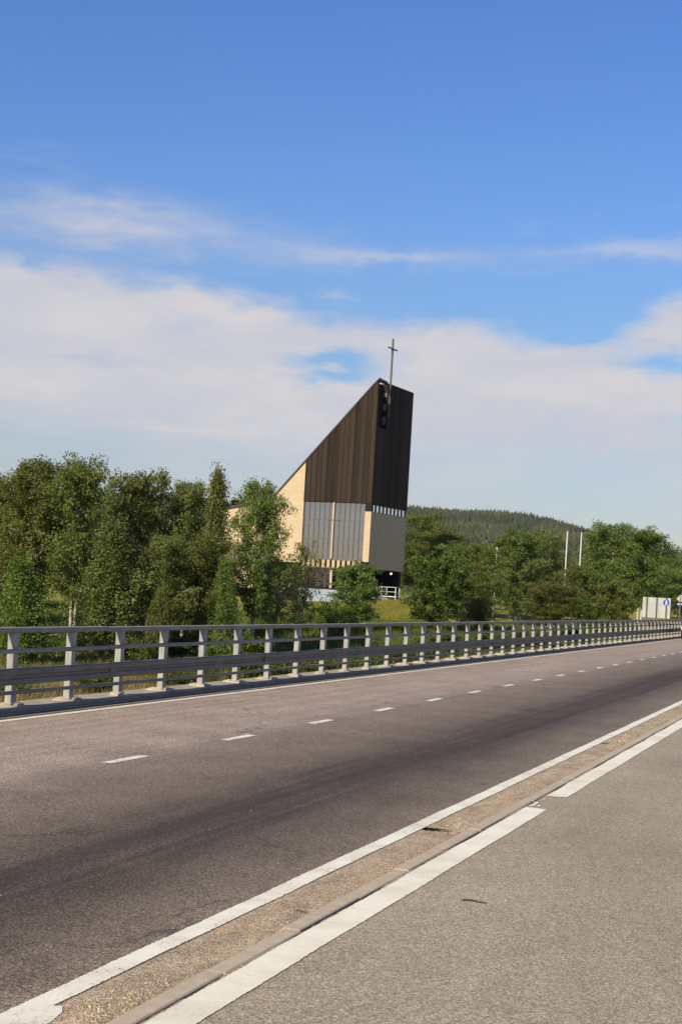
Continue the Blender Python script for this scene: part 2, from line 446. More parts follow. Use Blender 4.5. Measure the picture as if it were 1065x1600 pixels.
def rows(*spans):
    a = []
    for lo, hi, st in spans: a += list(np.arange(lo, hi - 1e-6, st))
    return np.array(a + [spans[-1][1]])
def strip_mesh(name, ysr, cols):
    """cols: list of functions y-array -> (x, z)"""
    n = len(ysr); cs = [c(ysr) for c in cols]
    V = np.concatenate([np.stack([np.broadcast_to(x, n), ysr, np.broadcast_to(z, n)], 1) for x, z in cs])
    F = []
    for c in range(len(cols) - 1):
        a = np.arange(n - 1) + c * n
        F.append(np.stack([a, a + n, a + n + 1, a + 1], 1))
    return np_mesh(name, V, np.concatenate(F))
def const(x, z): return lambda y: (np.full(len(y), x), np.full(len(y), z))
def jag(x, z, amp, seed, slow=0.0):
    r = np.random.default_rng(seed)
    def f(y):
        n = len(y)
        w = r.normal(0, 1, n) * amp + slow * np.sin(y * 2.1 + seed) + slow * .7 * np.sin(y * 5.3 + 2 * seed)
        return x + w, np.full(n, z)
    return f

yr = rows((-20, 4, 4.0), (4, 40, 1.0), (40, 340, 10.0))
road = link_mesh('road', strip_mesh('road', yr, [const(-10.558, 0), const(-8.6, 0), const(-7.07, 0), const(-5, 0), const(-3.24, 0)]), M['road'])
tag(road, kind='structure')
yp = rows((-20, 3, 2.0), (3, 40, .045), (40, 120, .5), (120, 340, 10.0))
path = link_mesh('footpath', strip_mesh('footpath', yp, [jag(-2.668, 0.086, .003, 3, .008), jag(-2.659, 0.1, .003, 3, .008), const(-2.0, .1), const(0, .1), const(2.3, .1)]), M['path'])
tag(path, kind='structure')
crack = MB().box(-2.675, -2.60, -20, 120, 0.0, 0.078).build('joint_fill', M['dirt'], path)

# painted lines, each a thin sheet with ragged edges, children of the surface they lie on
def paint(name, parent, mat, xc, w, y0, y1, z, step=.03, amp=.004, seed=1, slow=.004):
    ysr = rows((y0, min(y1, 45), step), (45, y1, .5)) if (y1 > 45 and y0 < 45) else rows((y0, y1, step))
    r = np.random.default_rng(seed)
    me = strip_mesh(name, ysr, [jag(xc - w / 2, z, amp, seed, slow), const(xc, z), jag(xc + w / 2, z, amp, seed + 50, slow)])
    n = len(ysr)
    # ragged ends
    co = np.empty(len(me.vertices) * 3, dtype=np.float32); me.vertices.foreach_get('co', co); co = co.reshape(-1, 3)
    for c in range(3):
        co[c * n, 1] += r.normal(0, .012); co[c * n + n - 1, 1] += r.normal(0, .012)
    me.vertices.foreach_set('co', co.ravel()); me.update()
    return link_mesh(name, me, mat, parent)
paint('edge_line', road, M['paint'], -9.98, .11, 10, 180, .004, .06, .002, 5, .002)
paint('edge_line', road, M['paint'], -3.310, .130, 3.0, 180, .004, .015, .0025, 9, .0025)
for i in range(40):
    paint('lane_dash', road, M['paint'], -7.08, .115, 10.86 + 3.0 * i, 10.86 + 3.0 * i + .86, .004, .03, .004, 100 + i)
paint('path_line', path, M['paint_path'], -2.55, .185, 2.0, 13.02, .104, .02, .002, 21, .0025)
paint('path_line', path, M['paint_path'], -2.55, .185, 13.93, 25.6, .104, .02, .002, 22, .0025)
paint('path_line', path, M['paint_path'], -2.55, .185, 26.4, 120, .104, .03, .005, 23, .004)
def scrap(parent, mat, pts, z):
    return link_mesh('paint_scrap', (lambda me: (me.from_pydata([(x, y, z) for x, y in pts], [], [tuple(range(len(pts)))]), me.update(), me)[2])(bpy.data.meshes.new('paint_scrap')), mat, parent)
scrap(path, M['paint_path'], [(-2.64, 13.10), (-2.61, 13.12), (-2.60, 13.30), (-2.615, 13.46), (-2.635, 13.40), (-2.63, 13.25)], .104)
scrap(path, M['paint_path'], [(-2.58, 13.13), (-2.55, 13.16), (-2.56, 13.27), (-2.575, 13.24)], .104)
scrap(path, M['paint_path'], [(-2.63, 13.62), (-2.60, 13.66), (-2.62, 13.74)], .104)

# the gutter: a silted strip between edge line and kerb, with three broken drain pits
PITS = ((-3.17, 11.93, .17, .085), (-3.20, 20.76, .14, .07), (-3.22, 29.1, .13, .07))
gy = rows((3, 34, .03), (34, 120, .5)); gx = np.linspace(-3.24, -2.795, 24)
GX, GY = np.meshgrid(gx, gy)
rel = (GX + 3.24) / .445
hump = .010 * np.sin(GY * .9) + .008 * np.sin(GY * 2.3 + 1) + .010
GZ = -.001 + np.clip(hump, 0, .03) * np.sin(np.pi * np.clip(rel, 0, 1)) ** 1.0 + .0018 * RN.normal(0, 1, GX.shape) * (rel > .02) + .03 * rel * np.exp(-((GY - 6.0) / .5) ** 2)
keep = np.ones((len(gy) - 1, len(gx) - 1), bool)
cx = (gx[:-1] + gx[1:]) / 2; cy = (gy[:-1] + gy[1:]) / 2
CX, CY = np.meshgrid(cx, cy)
for (px, py, ra, rb) in PITS: keep &= (((CX - px) / ra) ** 2 + ((CY - py - .12 * (CX - px)) / rb) ** 2) > 1
ii, jj = np.meshgrid(np.arange(len(gx) - 1), np.arange(len(gy) - 1))
k = (jj * len(gx) + ii)[keep]
F = np.stack([k, k + 1, k + len(gx) + 1, k + len(gx)], 1)
gutter = link_mesh('gutter', np_mesh('gutter', np.stack([GX.ravel(), GY.ravel(), GZ.ravel()], 1), F, True), M['sand'])
tag(gutter, kind='structure')
for (px, py, ra, rb) in PITS:
    vs = []; fs = []; n = 20
    for q, (s, d) in enumerate(((1.25, -.003), (1.0, -.02), (.8, -.075), (.35, -.10))):
        for a in range(n):
            t = 2 * math.pi * a / n
            jx = 1 + .08 * math.sin(3 * t + px * 9)
            vs.append((px + ra * s * jx * math.cos(t), py + .12 * ra * s * math.cos(t) + rb * s * jx * math.sin(t), d))
    for q in range(3):
        for a in range(n): fs.append((q * n + a, q * n + (a + 1) % n, (q + 1) * n + (a + 1) % n, (q + 1) * n + a))
    fs.append(tuple(3 * n + a for a in range(n)))
    o = MB().add(vs, fs).build('drain_pit', M['dirt'], gutter)
def pebbles(name, pts, sizes, mat, parent):
    P = np.asarray(pts); n = len(P); s = np.asarray(sizes)[:, None]
    base = np.array([(1, 0, 0), (0, 1, 0), (-1, 0, 0), (0, -1, 0), (0, 0, .7), (0, 0, -.5)])
    faces = np.array([(0, 1, 4), (1, 2, 4), (2, 3, 4), (3, 0, 4), (1, 0, 5), (2, 1, 5), (3, 2, 5), (0, 3, 5)])
    V = (base[None] * (1 + RN.normal(0, .25, (n, 6, 1)))) * s[:, :, None]
    a = RN.uniform(0, 6.28, n); ca, sa = np.cos(a)[:, None], np.sin(a)[:, None]
    V = np.stack([V[..., 0] * ca - V[..., 1] * sa, V[..., 0] * sa + V[..., 1] * ca, V[..., 2]], 2) + P[:, None]
    F = (faces[None] + (np.arange(n) * 6)[:, None, None]).reshape(-1, 3)
    o = link_mesh(name, np_mesh(name, V.reshape(-1, 3), F), mat, parent)
    return o
pp = []; ps = []
for (yc, sy, xc, sx, n, sz) in ((5.95, .30, -2.98, .07, 900, .0062), (7.6, 1.2, -2.95, .07, 500, .0045), (12.25, .28, -2.99, .07, 420, .007), (10.3, 1.0, -2.98, .07, 380, .005), (15.5, 2.4, -3.0, .08, 650, .006), (21.3, .5, -3.0, .07, 220, .009), (25, 4.5, -3.02, .08, 500, .008)):
    y = RN.normal(yc, sy, n); x = np.clip(RN.normal(xc, sx, n), -3.22, -2.82)
    s = sz * RN.uniform(.5, 1.5, n)
    gz = -.004 + np.clip(.010 * np.sin(y * .9) + .008 * np.sin(y * 2.3 + 1) + .010, 0, .03) * np.sin(np.pi * (x + 3.24) / .445) + .03 * (x + 3.24) / .445 * np.exp(-((y - 6.0) / .5) ** 2)
    pp.append(np.stack([x, y, gz + s * .25], 1)); ps.append(s)
o = pebbles('loose_gravel', np.concatenate(pp), np.concatenate(ps), M['pebble'], gutter); tag(o, kind='stuff')
n = 260
yy = RN.uniform(4.5, 20, n); pts = np.stack([RN.uniform(-2.4, .2, n), yy, np.full(n, .1015)], 1)
o = pebbles('path_grit', pts, RN.uniform(.0015, .005, n) * (yy / 9) ** .6, M['pebble'], path); tag(o, kind='stuff')
n = 160
pts = np.stack([RN.uniform(-9.6, -3.4, n), RN.uniform(6, 24, n), np.full(n, .002)], 1)
o = pebbles('road_grit', pts, RN.uniform(.003, .007, n), M['pebble'], road); tag(o, kind='stuff')
scrap(gutter, M['paint'], [(-3.255, 5.55), (-3.12, 5.50), (-3.115, 5.72), (-3.145, 5.88), (-3.19, 5.96), (-3.235, 5.95), (-3.25, 5.84)], .014)

# kerb stones, one by one, slightly out of line
kb = MB().box(-2.78, -2.69, 2, 120, -.05, .055).build('kerb', M['kerb']); tag(kb, kind='structure')
stone_meshes = []
for q in range(6):
    L = .988; b_ = MB()
    rr = random.Random(q)
    z = .1 + rr.uniform(-.003, .003); dx0 = rr.uniform(-.004, .004)
    b_.prism_y([(-2.795 + dx0, -.04), (-2.683 + dx0, -.04), (-2.683 + dx0, z - .006), (-2.690 + dx0, z), (-2.778 + dx0, z), (-2.795 + dx0, z - .018)], 0, L)
    stone_meshes.append(b_.mesh('kerb_stone'))
for i in range(96):
    o = link_mesh('kerb_stone', stone_meshes[rnd.randrange(6)], M['kerb'], kb, (rnd.uniform(-.005, .005), 2.55 + i * 1.0, rnd.uniform(-.003, .002)))
    o.rotation_euler = (0, 0, rnd.uniform(-.004, .004))

# bridge edge beam under the railing
beam = MB().prism_y([(-11.10, -.8), (-10.56, -.8), (-10.56, .035), (-10.58, .05), (-11.07, .05), (-11.10, .03)], 4, 108).build('edge_beam', M['concrete'])
tag(beam, kind='structure')

# ------------------------------------------------------------------ bridge railing
rail = empty('bridge_railing', (-10.72, 18.09, .05))
tag(rail, 'long galvanised steel railing with heavy guard beam along the far side of the bridge', 'railing')
post_me = MB().box(-.05, .05, -.065, .065, 0, .985).mesh('post', bevel=.006)
pad_vs = []
def pad_mesh(seed):
    r = random.Random(seed); n = 14; vs = []; fs = []
    for (s, z) in ((1.0, -.002), (.82, .03), (.55, .047)):
        for a in range(n):
            t = 2 * math.pi * a / n; j = 1 + r.uniform(-.1, .1)
            vs.append((.12 * s * j * math.cos(t), .27 * s * j * math.sin(t), z + (r.uniform(-.006, .006) if z > 0 else 0)))
    for q in range(2):
        for a in range(n): fs.append((q * n + a, q * n + (a + 1) % n, (q + 1) * n + (a + 1) % n, (q + 1) * n + a))
    fs.append(tuple(2 * n + a for a in range(n)))
    return MB().add(vs, fs).mesh('mortar_pad', smooth=True)
pads = [pad_mesh(i) for i in range(4)]
plate_me = MB().box(-.075, .075, -.10, .10, .03, .050).mesh('base_plate', bevel=.004)
PITCH = 1.56
for i in range(-6, 58):
    p = link_mesh('post', post_me, M['post'], rail, (rnd.uniform(-.004, .004), i * PITCH + rnd.uniform(-.012, .012), 0))
    p.rotation_euler = (rnd.uniform(-.006, .006), rnd.uniform(-.004, .004), rnd.uniform(-.02, .02))
    o = link_mesh('mortar_pad', pads[i % 4], M['pad'], p, (0, 0, 0)); o.rotation_euler = (0, 0, rnd.uniform(0, 6))
    link_mesh('base_plate', plate_me, M['post'], p)
def seg_parts(name, prof, step_posts, mat='rail'):
    L = step_posts * PITCH - .012
    me = MB().prism_y(prof, 0, L).mesh(name)
    i = -6
    while i < 57:
        link_mesh(name, me, M[mat], rail, (rnd.uniform(-.004, .004), i * PITCH - .35 * PITCH, rnd.uniform(-.004, .004))); i += step_posts
def box_prof(x0, x1, z0, z1, c=.008):
    return [(x0, z0 + c), (x0 + c, z0), (x1 - c, z0), (x1, z0 + c), (x1, z1 - c), (x1 - c, z1), (x0 + c, z1), (x0, z1 - c)]
seg_parts('top_rail', box_prof(-.055, .075, .985, 1.055), 4)
seg_parts('middle_rail', box_prof(.051, .095, .715, .775, .006), 4)
seg_parts('lower_rail', box_prof(.051, .095, .165, .215, .006), 4)
seg_parts('guard_beam', [(.051, .305), (.13, .300), (.175, .315), (.175, .375), (.150, .395), (.150, .425), (.175, .445), (.175, .505), (.150, .525), (.051, .520)], 4, 'steel')
slv = MB().prism_y([(.150, .300), (.180, .312), (.180, .508), (.150, .530)], -.06, .06).mesh('splice_plate')
for i in range(-2, 57, 4): link_mesh('splice_plate', slv, M['steel'], rail, (0, i * PITCH - .35 * PITCH, 0))

# ------------------------------------------------------------------ church
def brick_material():
    m, g, b = new_mat('pale_brick', 0.9, 0.2)
    p = objco(g); x, y, z = comps(g, p)
    v = g.xyz(g.m('ADD', x, y), z, 0.0)
    br = g.n('ShaderNodeTexBrick'); g.put(br.inputs['Vector'], v)
    for k_, c_ in (('Scale', 1.0), ('Brick Width', .50), ('Row Height', .135), ('Mortar Size', .012), ('Mortar Smooth', .2), ('Bias', 0.0)): br.inputs[k_].default_value = c_
    br.inputs['Color1'].default_value = (.53, .412, .265, 1); br.inputs['Color2'].default_value = (.60, .475, .315, 1); br.inputs['Mortar'].default_value = (.43, .34, .225, 1)
    st = g.noise(scaled(g, p, (.25, .25, 2.6)), 1.5, 5, 0.65)
    g.put(b.inputs['Base Color'], g.mix(g.ss(st, .5, .72, 0, .4), br.outputs['Color'], (.46, .345, .205, 1)))
    bump(g, b, br.outputs['Fac'], .01, .6)
    b.inputs['Normal']
    return m
M['brick'] = brick_material()
M['metal'] = None
def cladding():
    m, g, b = new_mat('brown_metal_cladding', 0.7, 0.12)
    p = objco(g)
    st = g.noise(scaled(g, p, (3.0, 3.0, .18)), 1.2, 5, .65); n = g.noise(p, 3.0, 5, .65)
    oi = g.n('ShaderNodeObjectInfo').outputs['Random']
    f = g.m('ADD', g.m('ADD', g.m('MULTIPLY', st, .6), g.m('MULTIPLY', n, .3)), g.m('MULTIPLY', g.m('SUBTRACT', oi, .35), .30))
    g.put(b.inputs['Base Color'], g.ramp(f, [(.3, (.019, .0125, .008)), (.5, (.034, .0225, .015)), (.75, (.057, .039, .027))]))
    return m
M['metal'] = cladding()
M['seam'] = simple('cladding_seam', (.014, .010, .008), (.024, .017, .013), 3, .6, .3)
M['core'] = simple('dark_core', (.02, .016, .014), (.03, .025, .02), 1, .9, .1)
M['roofing'] = simple('roof_sheet', (.05, .04, .034), (.08, .066, .056), 2, .6, .3)
M['frame'] = simple('bronze_frame', (.10, .085, .07), (.16, .135, .11), 6, .5, .4)
M['timber'] = simple('pale_timber', (.42, .33, .22), (.55, .45, .31), 4, .7, .3, 0, (3, 3, .3))
M['fin'] = simple('pale_fin', (.40, .32, .20), (.50, .41, .27), 3, .8, .2)
M['curtain'] = simple('grey_curtain', (.14, .14, .142), (.225, .225, .228), 1.2, .95, .1, 0, (4, 1, .2))
M['bluewall'] = simple('pale_blue_plaster', (.24, .30, .36), (.36, .42, .47), 1.4, .8, .2, 0, (2, 2, .5))
M['white_metal'] = simple('white_painted_metal', (.55, .56, .56), (.70, .71, .71), 3, .5, .4)
M['louvre'] = simple('pale_louvre', (.15, .14, .13), (.21, .20, .185), 6, .6, .3)
M['mast'] = simple('weathered_mast', (.075, .065, .056), (.12, .105, .092), 2, .5, .4)
def glass_material(name, tint, refl, rough=.03):
    m = bpy.data.materials.new(name); m.use_nodes = True
    g = NG(m.node_tree); t = m.node_tree; t.nodes.clear()
    tr = g.n('ShaderNodeBsdfTransparent'); tr.inputs[0].default_value = (*tint, 1)
    gl = g.n('ShaderNodeBsdfGlossy'); gl.inputs['Roughness'].default_value = rough; gl.inputs['Color'].default_value = (.9, .92, .95, 1)
    fr = g.n('ShaderNodeFresnel'); fr.inputs[0].default_value = 1.5
    f = g.m('ADD', g.m('MULTIPLY', fr.outputs[0], 1.0), refl, clamp=True)
    wob = g.noise(objco(g), .9, 2, .5)
    nd = g.n('ShaderNodeBump'); nd.inputs['Distance'].default_value = .01; g.put(nd.inputs['Height'], wob); t.links.new(nd.outputs[0], gl.inputs['Normal'])
    mx = g.n('ShaderNodeMixShader'); g.put(mx.inputs[0], f)
    o = g.n('ShaderNodeOutputMaterial')
    t.links.new(tr.outputs[0], mx.inputs[1]); t.links.new(gl.outputs[0], mx.inputs[2]); t.links.new(mx.outputs[0], o.inputs[0])
    return m
M['glass'] = glass_material('window_glass', (.74, .76, .78), .22)
M['glass_dark'] = glass_material('ground_floor_glass', (.5, .5, .5), .06)
M['glass_pale'] = glass_material('clerestory_glass', (.35, .38, .42), .62)

ch = empty('church', (-50.483, 157.112, 0), R(-5.02))
tag(ch, 'angular church with dark metal clad tower, sloping roof, pale brick walls and a tall window', 'church')
ZR = lambda a: 24.45 - 1.105 * a
ZL = lambda a: 11.05 - .19 * (a - 12.13)
# local: x = -a (a runs left along the sunlit wall), y runs back along the shaded wall
def poly_a(pts): return [(-a, z) for a, z in pts]
# solid core of the upper tower, with the open bell slot left out at the front corner
MB().prism_y(poly_a([(8.05, 11.08), (8.05, ZR(8.05) - .05), (.61, ZR(.61) - .05), (.55, ZR(.55) - .12), (.55, 11.08)]), .10, 2.85).build('tower_core', M['core'], ch)
MB().prism_y(poly_a([(8.05, 11.08), (8.05, ZR(8.05) - .25), (.08, ZR(.08) - .25), (.08, 11.08)]), 2.851, 10.3).build('tower_core', M['core'], ch)
# sunlit cladding: thirteen sheets with standing seams
NP = 13; W = 8.0 / NP
for i in range(NP):
    a0, a1 = i * W + .035, (i + 1) * W - .035
    MB().prism_y(poly_a([(a1, 11.07), (a1, ZR(a1) - .06), (a0, ZR(a0) - .06), (a0, 11.07)]), -.02 + rnd.uniform(-.008, .008), .07).build('cladding_sheet', M['metal'], ch)
MB().prism_y(poly_a([(8.0, 11.06), (8.0, ZR(8.0) - .10), (.02, ZR(.02) - .10), (.02, 11.06)]), .045, .095).build('backing_sheet', M['seam'], ch)
for i in range(1, NP + 1):
    a = i * W
    MB().box(-a - .045, -a + .045, -.10, .045, 11.06, ZR(a) - .12).build('standing_seam', M['seam'], ch)
MB().box(-.28, .0, .0955, .30, 11.0, 24.35).build('corner_post', M['metal'], ch)
# shaded cladding
NS = 10; y0s = 2.86; WS = (10.35 - y0s) / NS
for i in range(NS):
    MB().box(-.075, .02 + rnd.uniform(-.006, .006), y0s + i * WS + .02, y0s + (i + 1) * WS - .02, 10.98, 24.36).build('cladding_sheet', M['metal'], ch)
for i in range(1, NS): MB().box(-.05, .05, y0s + i * WS - .018, y0s + i * WS + .018, 10.99, 24.30).build('standing_seam', M['seam'], ch)
# bell slot: end wall facing the sun, openings with pale louvres
MB().box(-.54, -.08, 2.80, 2.8505, 11.1, 24.30).build('slot_wall', M['metal'], ch)
for z0, z1 in ((22.85, 23.30), (21.40, 22.08), (19.80, 20.70)):
    lv = MB().box(-.50, -.12, 2.74, 2.795, z0, z1).build('louvre', M['louvre'], ch)
    MB().box(-.52, -.10, 2.70, 2.745, z0 - .06, z0 - .001).build('louvre_sill', M['metal'], lv)
MB().prism_x([(.31, 23.55), (2.79, 23.55), (2.79, 24.26), (.31, 23.95)], -.60, -.545).build('slot_side', M['metal'], ch)
MB().box(-.14, -.002, .301, 2.85, 24.15, 24.34).build('slot_beam', M['metal'], ch)
for i in range(6):
    MB().box(-.13, -.01, .35 + i * .42, .35 + i * .42 + .14, 24.341, 24.62 - .02 * i).build('roof_tooth', M['metal'], ch)
for i in range(4):
    MB().box(-.075, .02 + rnd.uniform(-.006, .006), .31 + i * .635, .31 + (i + 1) * .635 - .03, 10.98, 19.3).build('cladding_sheet', M['metal'], ch)
# roof sheets
def roof_slab(name, pts, t, y0, y1):
    up = [(a, z) for a, z in pts]; lo = [(a, z - t) for a, z in pts]
    return MB().prism_y(poly_a(up[::-1] + lo), y0, y1).build(name, M['roofing'], ch)
roof_slab('roof', [(.60, ZR(.60) + .12), (12.13, ZR(12.13) + .12)], .22, -.10, 10.45)
MB().prism_y(poly_a([(.62, ZR(.62) + .10), (.62, ZR(.62) - .10), (.0, ZR(0) - .10), (.0, ZR(0) + .02)]), -.10, .10).build('verge', M['roofing'], ch)
roof_slab('low_roof', [(12.14, ZL(12.13) + .10), (27.2, ZL(27.2) + .10)], .20, -.18, 13.0)
# pale brick masses
MB().prism_y(poly_a([(12.4, 4.3), (12.4, ZL(12.4) - .11), (12.13, ZR(12.13) - .11), (8.06, ZR(8.06) - .13), (8.06, 4.3)]), .02, 10.2).build('brick_wall', M['brick'], ch)
MB().prism_y(poly_a([(27.0, 1.2), (27.0, ZL(27.0) - .11), (12.41, ZL(12.41) - .11), (12.41, 1.2)]), .03, 12.8).build('brick_wall', M['brick'], ch)
MB().box(-.72, .0, .0, .5, 4.72, 10.16).build('brick_pier', M['brick'], ch)
MB().box(-.45, -.003, .501, 10.33, 4.0, 10.13).build('brick_wall', M['brick'], ch)
MB().box(-.72, -.002, .003, .5, 10.17, 11.05).build('pier_cap', M['metal'], ch)
MB().box(-8.0, -.46, 9.9, 10.3, 4.0, 11.0).build('rear_wall', M['brick'], ch)
MB().box(-8.0, -.451, .25, 9.88, 3.95, 4.75).build('floor_slab', M['core'], ch)
MB().box(-.70, -.005, .25, .499, 4.0, 4.715).build('pier_base', M['core'], ch)
# clerestory band over the shaded brick
cl = MB().box(-.30, -.10, .501, 10.33, 10.135, 10.20).build('clerestory', M['frame'], ch)
MB().box(-.30, -.10, .501, 10.33, 10.90, 10.975).build('head_frame', M['frame'], cl)
wp = (10.30 - .52) / 9
for i in range(9):
    MB().box(-.20, -.185, .52 + i * wp + .055, .52 + (i + 1) * wp - .055, 10.2, 10.9).build('pane', M['glass_pale'], cl)
for i in range(10):
    MB().box(-.27, -.09, .52 + i * wp - .055, .52 + i * wp + .055, 10.2, 10.9).build('mullion', M['frame'], cl)
MB().box(-.45, -.40, .55, 10.3, 10.14, 10.97).build('blind', M['white_metal'], cl)
# the tall window: panes between mullions, three rows
win = MB().box(-8.0, -.73, .10, .24, 4.76, 4.88).build('tall_window', M['frame'], ch)
MB().box(-8.0, -.73, .10, .24, 10.96, 11.055).build('head_frame', M['frame'], win)
NC = 12; wc = (7.95 - .75) / NC
for z in (7.0, 9.1): MB().box(-7.95, -.75, .11, .20, z - .045, z + .045).build('transom', M['frame'], win)
for i in range(NC + 1):
    MB().box(-(.75 + i * wc) - .03, -(.75 + i * wc) + .03, .09, .22, 4.88, 10.96).build('mullion', M['frame'], win)
for i in range(NC):
    for z0, z1 in ((4.88, 6.955), (7.045, 9.055), (9.145, 10.96)):
        o = MB().box(-(.75 + (i + 1) * wc) + .03, -(.75 + i * wc) - .03, .150, .162, z0, z1).build('pane', M['glass'], win)
MB().box(-4.52, -4.34, -.03, .089, 4.9, 11.04).build('cross_upright', M['timber'], win)
MB().box(-5.35, -3.52, -.05, -.031, 9.05, 9.16).build('cross_arm', M['mast'], win)
nn = 96; vs = []; fs = []
for i in range(nn + 1):
    a = .76 + (7.94 - .76) * i / nn; y = 1.15 + .10 * math.sin(i * 1.25) + .04 * math.sin(i * .31)
    vs += [(-a, y, 4.76), (-a, y, 11.0)]
for i in range(nn): fs.append((2 * i, 2 * i + 1, 2 * i + 3, 2 * i + 2))
MB().add(vs, fs).build('curtain', M['curtain'], ch)
# fins under the tall window
fb = MB().box(-8.0, -.73, .05, .245, 3.86, 3.95).build('fin_band', M['frame'], ch)
MB().box(-8.0, -.73, .20, .245, 3.951, 4.75).build('fin_back', M['metal'], fb)
for i in range(12):
    a = .95 + i * .60
    MB().box(-a - .34, -a, .0, .195, 3.951, 4.755).build('fin', M['fin'], fb)
# ground floor, set back
gf = MB().box(-8.0, -3.2, 1.6, 10, -.6, 3.94).build('ground_floor', M['core'], ch)
for i in range(8):
    a0 = 1.0 + i * .87
    MB().box(-a0 - .84, -a0 - .03, .80, .815, 1.75, 3.93).build('pane', M['glass_dark'], gf)
    MB().box(-a0 - .03, -a0 + .03, .76, .86, 1.70, 3.94).build('mullion', M['frame'], gf)
MB().box(-4.58, -4.32, .30, .55, 1.72, 3.94).build('column', M['timber'], ch)
MB().box(-3.4, -2.7, .9, 1.3, 1.72, 2.75).build('radiator_screen', M['white_metal'], gf)
MB().box(-8.2, -.5, -.10, 1.59, 1.60, 1.72).build('terrace_slab', M['core'], ch)
MB().box(-8.1, -.6, .0, .30, -1.0, 1.599).build('plinth_wall', M['bluewall'], ch)
MB().box(-26.8, -8.2, .35, 12.5, -1.5, 4.28).build('lower_wing', M['core'], ch)
# entrance under the overhang
pr = MB().box(-3.19, -3.1, .6, 10.0, .9, 3.94).build('porch_wall', M['core'], ch)
MB().box(-3.09, -3.02, 4.4, 6.4, 1.0, 3.3).build('door', M['glass_dark'], pr)
MB().box(-3.3, 1.6, 2.2, 10.0, .85, 1.0).build('porch_floor', M['deck'], ch)
MB().box(-3.3, -.2, 9.2, 10.1, 1.0, 3.94).build('porch_end_wall', M['core'], ch)
m, gg, b = new_mat('lit_porch_lamp', .4, .3)
b.inputs['Base Color'].default_value = (.9, .9, .88, 1); b.inputs['Emission Color'].default_value = (1, .97, .9, 1); b.inputs['Emission Strength'].default_value = 1.6
M['lamp'] = m
MB().tube([(-.5, 7.9, 3.60), (-.5, 7.9, 3.63), (-.5, 7.9, 3.72), (-.5, 7.9, 3.80)], [.05, .12, .12, .06], 10).build('porch_lamp', M['lamp'], ch)
# cross on its mast, fixed to the shaded wall
cr = empty('roof_cross', (0, 0, 0)); cr.parent = None
cr.matrix_world = ch.matrix_basis @ Matrix.Translation((.17, 2.95, 20.6))
tag(cr, 'tall slender metal cross on a mast fixed to the top of the church tower', 'cross')
MB().tube([(0, 0, 0), (0, 0, 3.6)], [.055, .07], 8).build('mast', M['louvre'], cr)
MB().box(-.09, .09, -.09, .09, 3.601, 8.65).build('upright', M['mast'], cr, .01)
MB().box(-.085, .085, -1.24, -.091, 7.49, 7.61).build('cross_arm', M['mast'], cr, .01)
MB().box(-.085, .085, .091, 1.24, 7.49, 7.61).build('cross_arm', M['mast'], cr, .01)
for z in (.5, 2.4): MB().box(-.16, -.05, -.05, .05, z, z + .08).build('wall_bracket', M['mast'], cr)

# white metal steps and landing at the entrance
st = empty('entrance_steps', (-49.0, 160.2, .2))
tag(st, 'white metal landing with handrail and short ramp at the church entrance', 'steps')
MB().box(-.75, .95, -.3, 1.2, .90, 1.0).build('landing', M['white_metal'], st)
MB().add([(-2.6, -.3, .15), (-.76, -.3, .88), (-.76, 1.0, .88), (-2.6, 1.0, .15), (-2.6, -.3, .23), (-.76, -.3, .985), (-.76, 1.0, .985), (-2.6, 1.0, .23)],
         [(0, 3, 2, 1), (4, 5, 6, 7), (0, 1, 5, 4), (1, 2, 6, 5), (2, 3, 7, 6), (3, 0, 4, 7)]).build('ramp', M['white_metal'], st)
for x, y in ((-.70, -.26), (.90, -.26), (.90, 1.15)):
    MB().box(x - .035, x + .035, y - .035, y + .035, -.5, 2.0).build('handrail_post', M['white_metal'], st)
MB().box(-.15, -.09, -.29, -.23, 1.0, 1.99).build('handrail_post', M['white_metal'], st)
MB().box(-2.56, -2.50, -.29, -.23, -.6, 1.2).build('handrail_post', M['white_metal'], st)
for z in (1.5, 2.0):
    MB().box(-.72, .93, -.285, -.235, z - .05, z).build('handrail', M['white_metal'], st)
    MB().box(.875, .925, -.234, 1.15, z - .05, z).build('handrail', M['white_metal'], st)
    MB().tube([(-.74, -.26, z - .03), (-2.53, -.26, z - .80)], .028, 6).build('handrail', M['white_metal'], st)

# ------------------------------------------------------------------ vegetation
LEAF = dict(
    birch=island_mat('birch_leaves', [(0, (0.034, 0.051, 0.009)), (.35, (0.108, 0.144, 0.026)), (.7, (0.167, 0.207, 0.040)), (1, (0.246, 0.277, 0.065))], .55, .3, .30, 1.0, .55),
    olive=island_mat('olive_birch_leaves', [(0, (0.037, 0.049, 0.010)), (.35, (0.116, 0.143, 0.031)), (.7, (0.171, 0.202, 0.048)), (1, (0.248, 0.269, 0.081))], .55, .3, .30, 1.0, .55),
    maple=island_mat('maple_leaves', [(0, (0.020, 0.038, 0.006)), (.4, (0.073, 0.121, 0.018)), (.75, (0.118, 0.178, 0.026)), (1, (0.180, 0.238, 0.045))], .5, .3, .30, .7, .6),
    spruce=island_mat('spruce_needles', [(0, (0.040, 0.055, 0.022)), (.5, (0.078, 0.100, 0.034)), (1, (0.144, 0.163, 0.054))], .7, .2, .08, .6, .5),
    shrub=island_mat('shrub_leaves', [(0, (0.048, 0.072, 0.013)), (.4, (0.100, 0.137, 0.022)), (.75, (0.163, 0.195, 0.033)), (1, (0.237, 0.247, 0.061))], .6, .25, .30, 1.2, .7),
)
